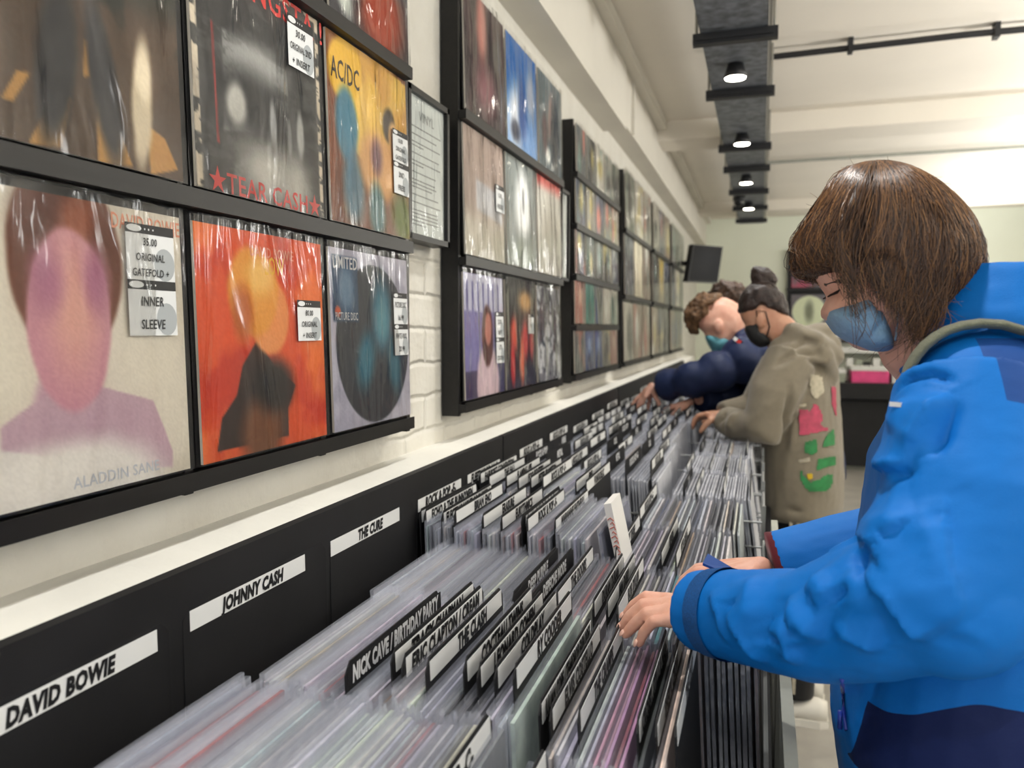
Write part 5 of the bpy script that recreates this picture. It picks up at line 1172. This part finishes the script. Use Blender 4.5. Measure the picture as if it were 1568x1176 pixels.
# ------------------------------------------------------------------ a fourth head of curls behind
YQ = 4.7
P4 = empty('person', (.84, YQ, 0)); tag(P4, 'person mostly hidden behind the others, only dark curly hair showing', 'person')
m = MB(); F4 = [(1100, 470), (1102, 490), (1108, 505), (1128, 510), (1150, 505), (1152, 470), (1140, 450), (1112, 448)]
m.inflate(hx(F4, YQ), YQ, .076, nr=9, n=40); c = at(1130, 480, Y=YQ); m.tube([c, (.82, YQ, 1.3)], [.06, .07], 12); m.tube([(.82, YQ, 1.35), (.86, YQ, .9)], [.09, .11], 14)
for s in (-1, 1): m.tube([(.82, YQ + s * .15, 1.3), (.84, YQ + s * .2, 1.02), (.74, YQ + s * .17, 1.1)], [.045, .038, .028], 10, round_ends=True)
me = fuse(m, .006, 4); me.materials.append(M_SKIN2); under(link('body', me, P4), P4)
m = MB(); H4 = [(1086, 452), (1090, 440), (1104, 430), (1120, 430), (1138, 438), (1150, 452), (1154, 472), (1146, 482), (1128, 476), (1112, 466), (1096, 462)]
m.inflate(hx(H4, YQ), YQ, .09, nr=9, n=44); me = fuse(m, .007, 2); V = verts(me); V = wrinkle(V, normals(me), .018, 30, 9); setverts(me, V); me.materials.append(M_HAIR4); under(link('hair', me, P4), P4)
m = MB(); m.loft([ring((.83, YQ, 1.42), .08, .1), ring((.84, YQ, 1.36), .13, .2), ring((.85, YQ, 1.1), .15, .22), ring((.86, YQ, .8), .15, .2)])
for s in (-1, 1): m.tube([(.82, YQ + s * .17, 1.32), (.84, YQ + s * .22, 1.05), (.78, YQ + s * .19, 1.09)], [.08, .07, .055], 14)
me = fuse(m, .01, 4); me.materials.append(M_TROU); under(link('jacket', me, P4), P4)
m = MB()
for s in (-1, 1): m.tube([(.86, YQ + s * .09, .86), (.87, YQ + s * .1, .46), (.88, YQ + s * .1, .09)], [.095, .072, .06], 14)
me = fuse(m, .01, 4); me.materials.append(M_BLKT); under(link('trousers', me, P4), P4)
for s in (-1, 1): shoe('shoe', (.95, YQ + s * .1, 0), (.7, YQ + s * .11, 0), P4, .048, (M_SHOE, M_SOLE))

# ================================================================== the far end of the shop
M_SCREEN = mat('dark_screen', (14, 15, 17), .7, spec=.2)
r = empty('television', (.34, 7.6, 2.13)); tag(r, 'black flat television tilted down high on the far left of the shop', 'television')
p = [at(1062, 374, Y=7.3), at(1107, 378, Y=7.7), at(1099, 433, Y=7.6), at(1053, 431, Y=7.2)]
m = MB(); nrm = np.cross(p[1] - p[0], p[3] - p[0]); nrm /= np.linalg.norm(nrm)
if nrm[1] > 0: nrm = -nrm
m.loft([[q - nrm * .05 for q in p], [q for q in p]]); under(m.build('case', M_STRUT), r)
c = sum(p) / 4; m = MB(); m.quad(*[c + (q - c) * .94 + nrm * .002 for q in p]); under(m.build('screen', M_SCREEN), r)
m = MB(); m.tube([c - nrm * .05, c - nrm * .18 + np.array([-.05, .05, .03]), (.02, c[1] + .25, c[2] + .05)], .022, 10); m.box(0, .02, c[1] + .15, c[1] + .35, c[2] - .08, c[2] + .16); under(m.build('wall_bracket', M_STRUT), r)

r = empty('shop_counter', (2.2, 9.1, 0)); tag(r, 'long black shop counter across the far end of the aisle', 'counter')
m = MB(); m.box(1.28, XR - .02, 9.0, 9.6, .05, .72); under(m.build('body', M_BLACKB), r)
m = MB(); m.box(1.2, XR - .01, 8.9, 9.62, .74, .90); under(m.build('counter_top', M_BLACKB), r)
m = MB(); m.box(1.3, XR - .02, 9.06, 9.55, 0, .05); under(m.build('plinth', M_GREYB), r)
M_PINK = mat('pink_box', (222, 70, 132), .5, var=.15, vscale=12); M_PURP = mat('purple_box', (130, 70, 150), .5); M_WBOX = mat('white_box', (216, 216, 212), .5, var=.08, vscale=20); M_GRNB = mat('grey_green_box', (150, 156, 140), .5, var=.2, vscale=15)
def carton(x0, x1, z0, z1, mats, label, y=9.0):
    r = empty('carton', ((x0 + x1) / 2, y + .15, z0)); tag(r, label, 'box', 'cartons on the counter')
    m = MB(); m.box(x0, x1, y, y + .3, z0, z1 - .04); under(m.build('box', mats[0]), r)
    m = MB(); m.box(x0 - .005, x1 + .005, y - .005, y + .305, z1 - .04, z1); under(m.build('lid', mats[1]), r)
carton(1.38, 1.54, .90, 1.03, (M_GRNB, M_WBOX), 'grey-green carton on the counter left of the pink one')
carton(1.60, 1.94, .90, 1.06, (M_PINK, M_WBOX), 'bright pink carton with pale lid on the black counter')
carton(1.97, 2.07, .90, 1.05, (M_WBOX, M_WBOX), 'narrow white carton right beside the pink one on the counter')
carton(2.08, 2.30, .90, 1.0, (M_PURP, M_GRNB), 'low purple carton on the counter, right of the narrow white carton')
carton(2.34, 2.7, .90, 1.05, (M_WBOX, M_GRNB), 'wide white carton on the counter behind the blue jacket')
for i in range(9):
    x = 1.58 + i * .085; m = MB(); m.box(x, x + .06, 9.34, 9.47, .902, 1.13 - .02 * (i % 3), 0); m.box(x + .004, x + .056, 9.338, 9.34, .95, 1.05, 1)
    tag(m.build('record_box', [(M_WBOX, M_GRNB, M_BLACKB)[i % 3], M_GREYB]), f'upright record box, {ordn(i + 1)} from the left in the back row on the counter', 'box', 'upright boxes on the counter')
r = empty('wall_shelf', (1.75, 9.75, 1.16)); tag(r, 'pale shelf board on the far wall just above the counter', 'shelf')
m = MB(); m.box(1.3, 2.3, 9.62, 9.885, 1.18, 1.24); under(m.build('board', M_WBOX), r)
m = MB(); m.box(1.4, 1.42, 9.7, 9.885, 1.08, 1.18); m.box(2.1, 2.12, 9.7, 9.885, 1.08, 1.18); under(m.build('bracket', M_STRUT), r)
r = empty('wall_display_rack', (1.45, 9.88, 1.05)); tag(r, 'dark display rack on the far wall, seen between the two heads', 'display rack')
m = MB(); m.box(1.0, 2.35, 9.862, 9.885, 1.3, 2.3); under(m.build('backing_board', M_BLACKB), r)
for x in (1.0, 1.45, 1.9, 2.35):
    m = MB(); m.box(x - .012, x + .012, 9.83, 9.87, 1.3, 2.3); under(m.build('upright', M_BLACKW), r)
for z in (1.3, 1.42, 1.88, 2.3):
    m = MB(); m.box(.98, 2.37, 9.81, 9.87, z - .015, z + .012); under(m.build('shelf', M_BLACKW), r)
g = random.Random(9)
FC = [((214, 222, 190), 'pale green round'), ((206, 206, 206), 'pale grey'), ((70, 74, 84), 'slate'), ((176, 90, 110), 'dark pink'), ((96, 80, 90), 'mauve'), ((60, 60, 66), 'black')]
for i, (x, z, ci) in enumerate(((1.02, 1.44, 0), (1.47, 1.44, 1), (1.93, 1.44, 2), (1.02, 1.9, 3), (1.47, 1.9, 4), (1.93, 1.9, 5))):
    c, nm = FC[ci]; bgc = (110, 106, 112)
    sh = [('bg', bgc), ('e', c, .5, .5, .46, .46, .02, 0, 0), ('e', tuple(v * .6 for v in c), .5, .5, .12, .3, .6)] if ci == 0 else [('bg', c), ('mix', bgc, 3, .5, .7)]
    o = link('displayed_record', cover_mesh(sh, 40 if ci == 0 else 12, 90 + i, .38, .38)); o.location = (x + .01, 9.84, z); o.rotation_euler = (0, 0, -math.pi / 2); o.location.x = x + .015
    tag(o, f'displayed record with {nm} cover on the far wall, {"lower" if i < 3 else "upper"} row', 'record', 'records on the far wall')
for i in range(8):
    x = 1.02 + i * .16; c = [(170, 60, 70), (206, 206, 206), (60, 80, 150), (90, 90, 100)][i % 4]
    m = MB(); m.box(x, x + .12, 9.82, 9.835, 1.313, 1.405, 0); m.box(x + .01, x + .11, 9.818, 9.82, 1.35, 1.39, 1)
    tag(m.build('leaflet', [mat('leaflet_%d' % i, c, .5), M_STRIP]), f'small leaflet on the lowest ledge of the far rack, {ordn(i + 1)} from the left', 'leaflet', 'leaflets on the far rack')
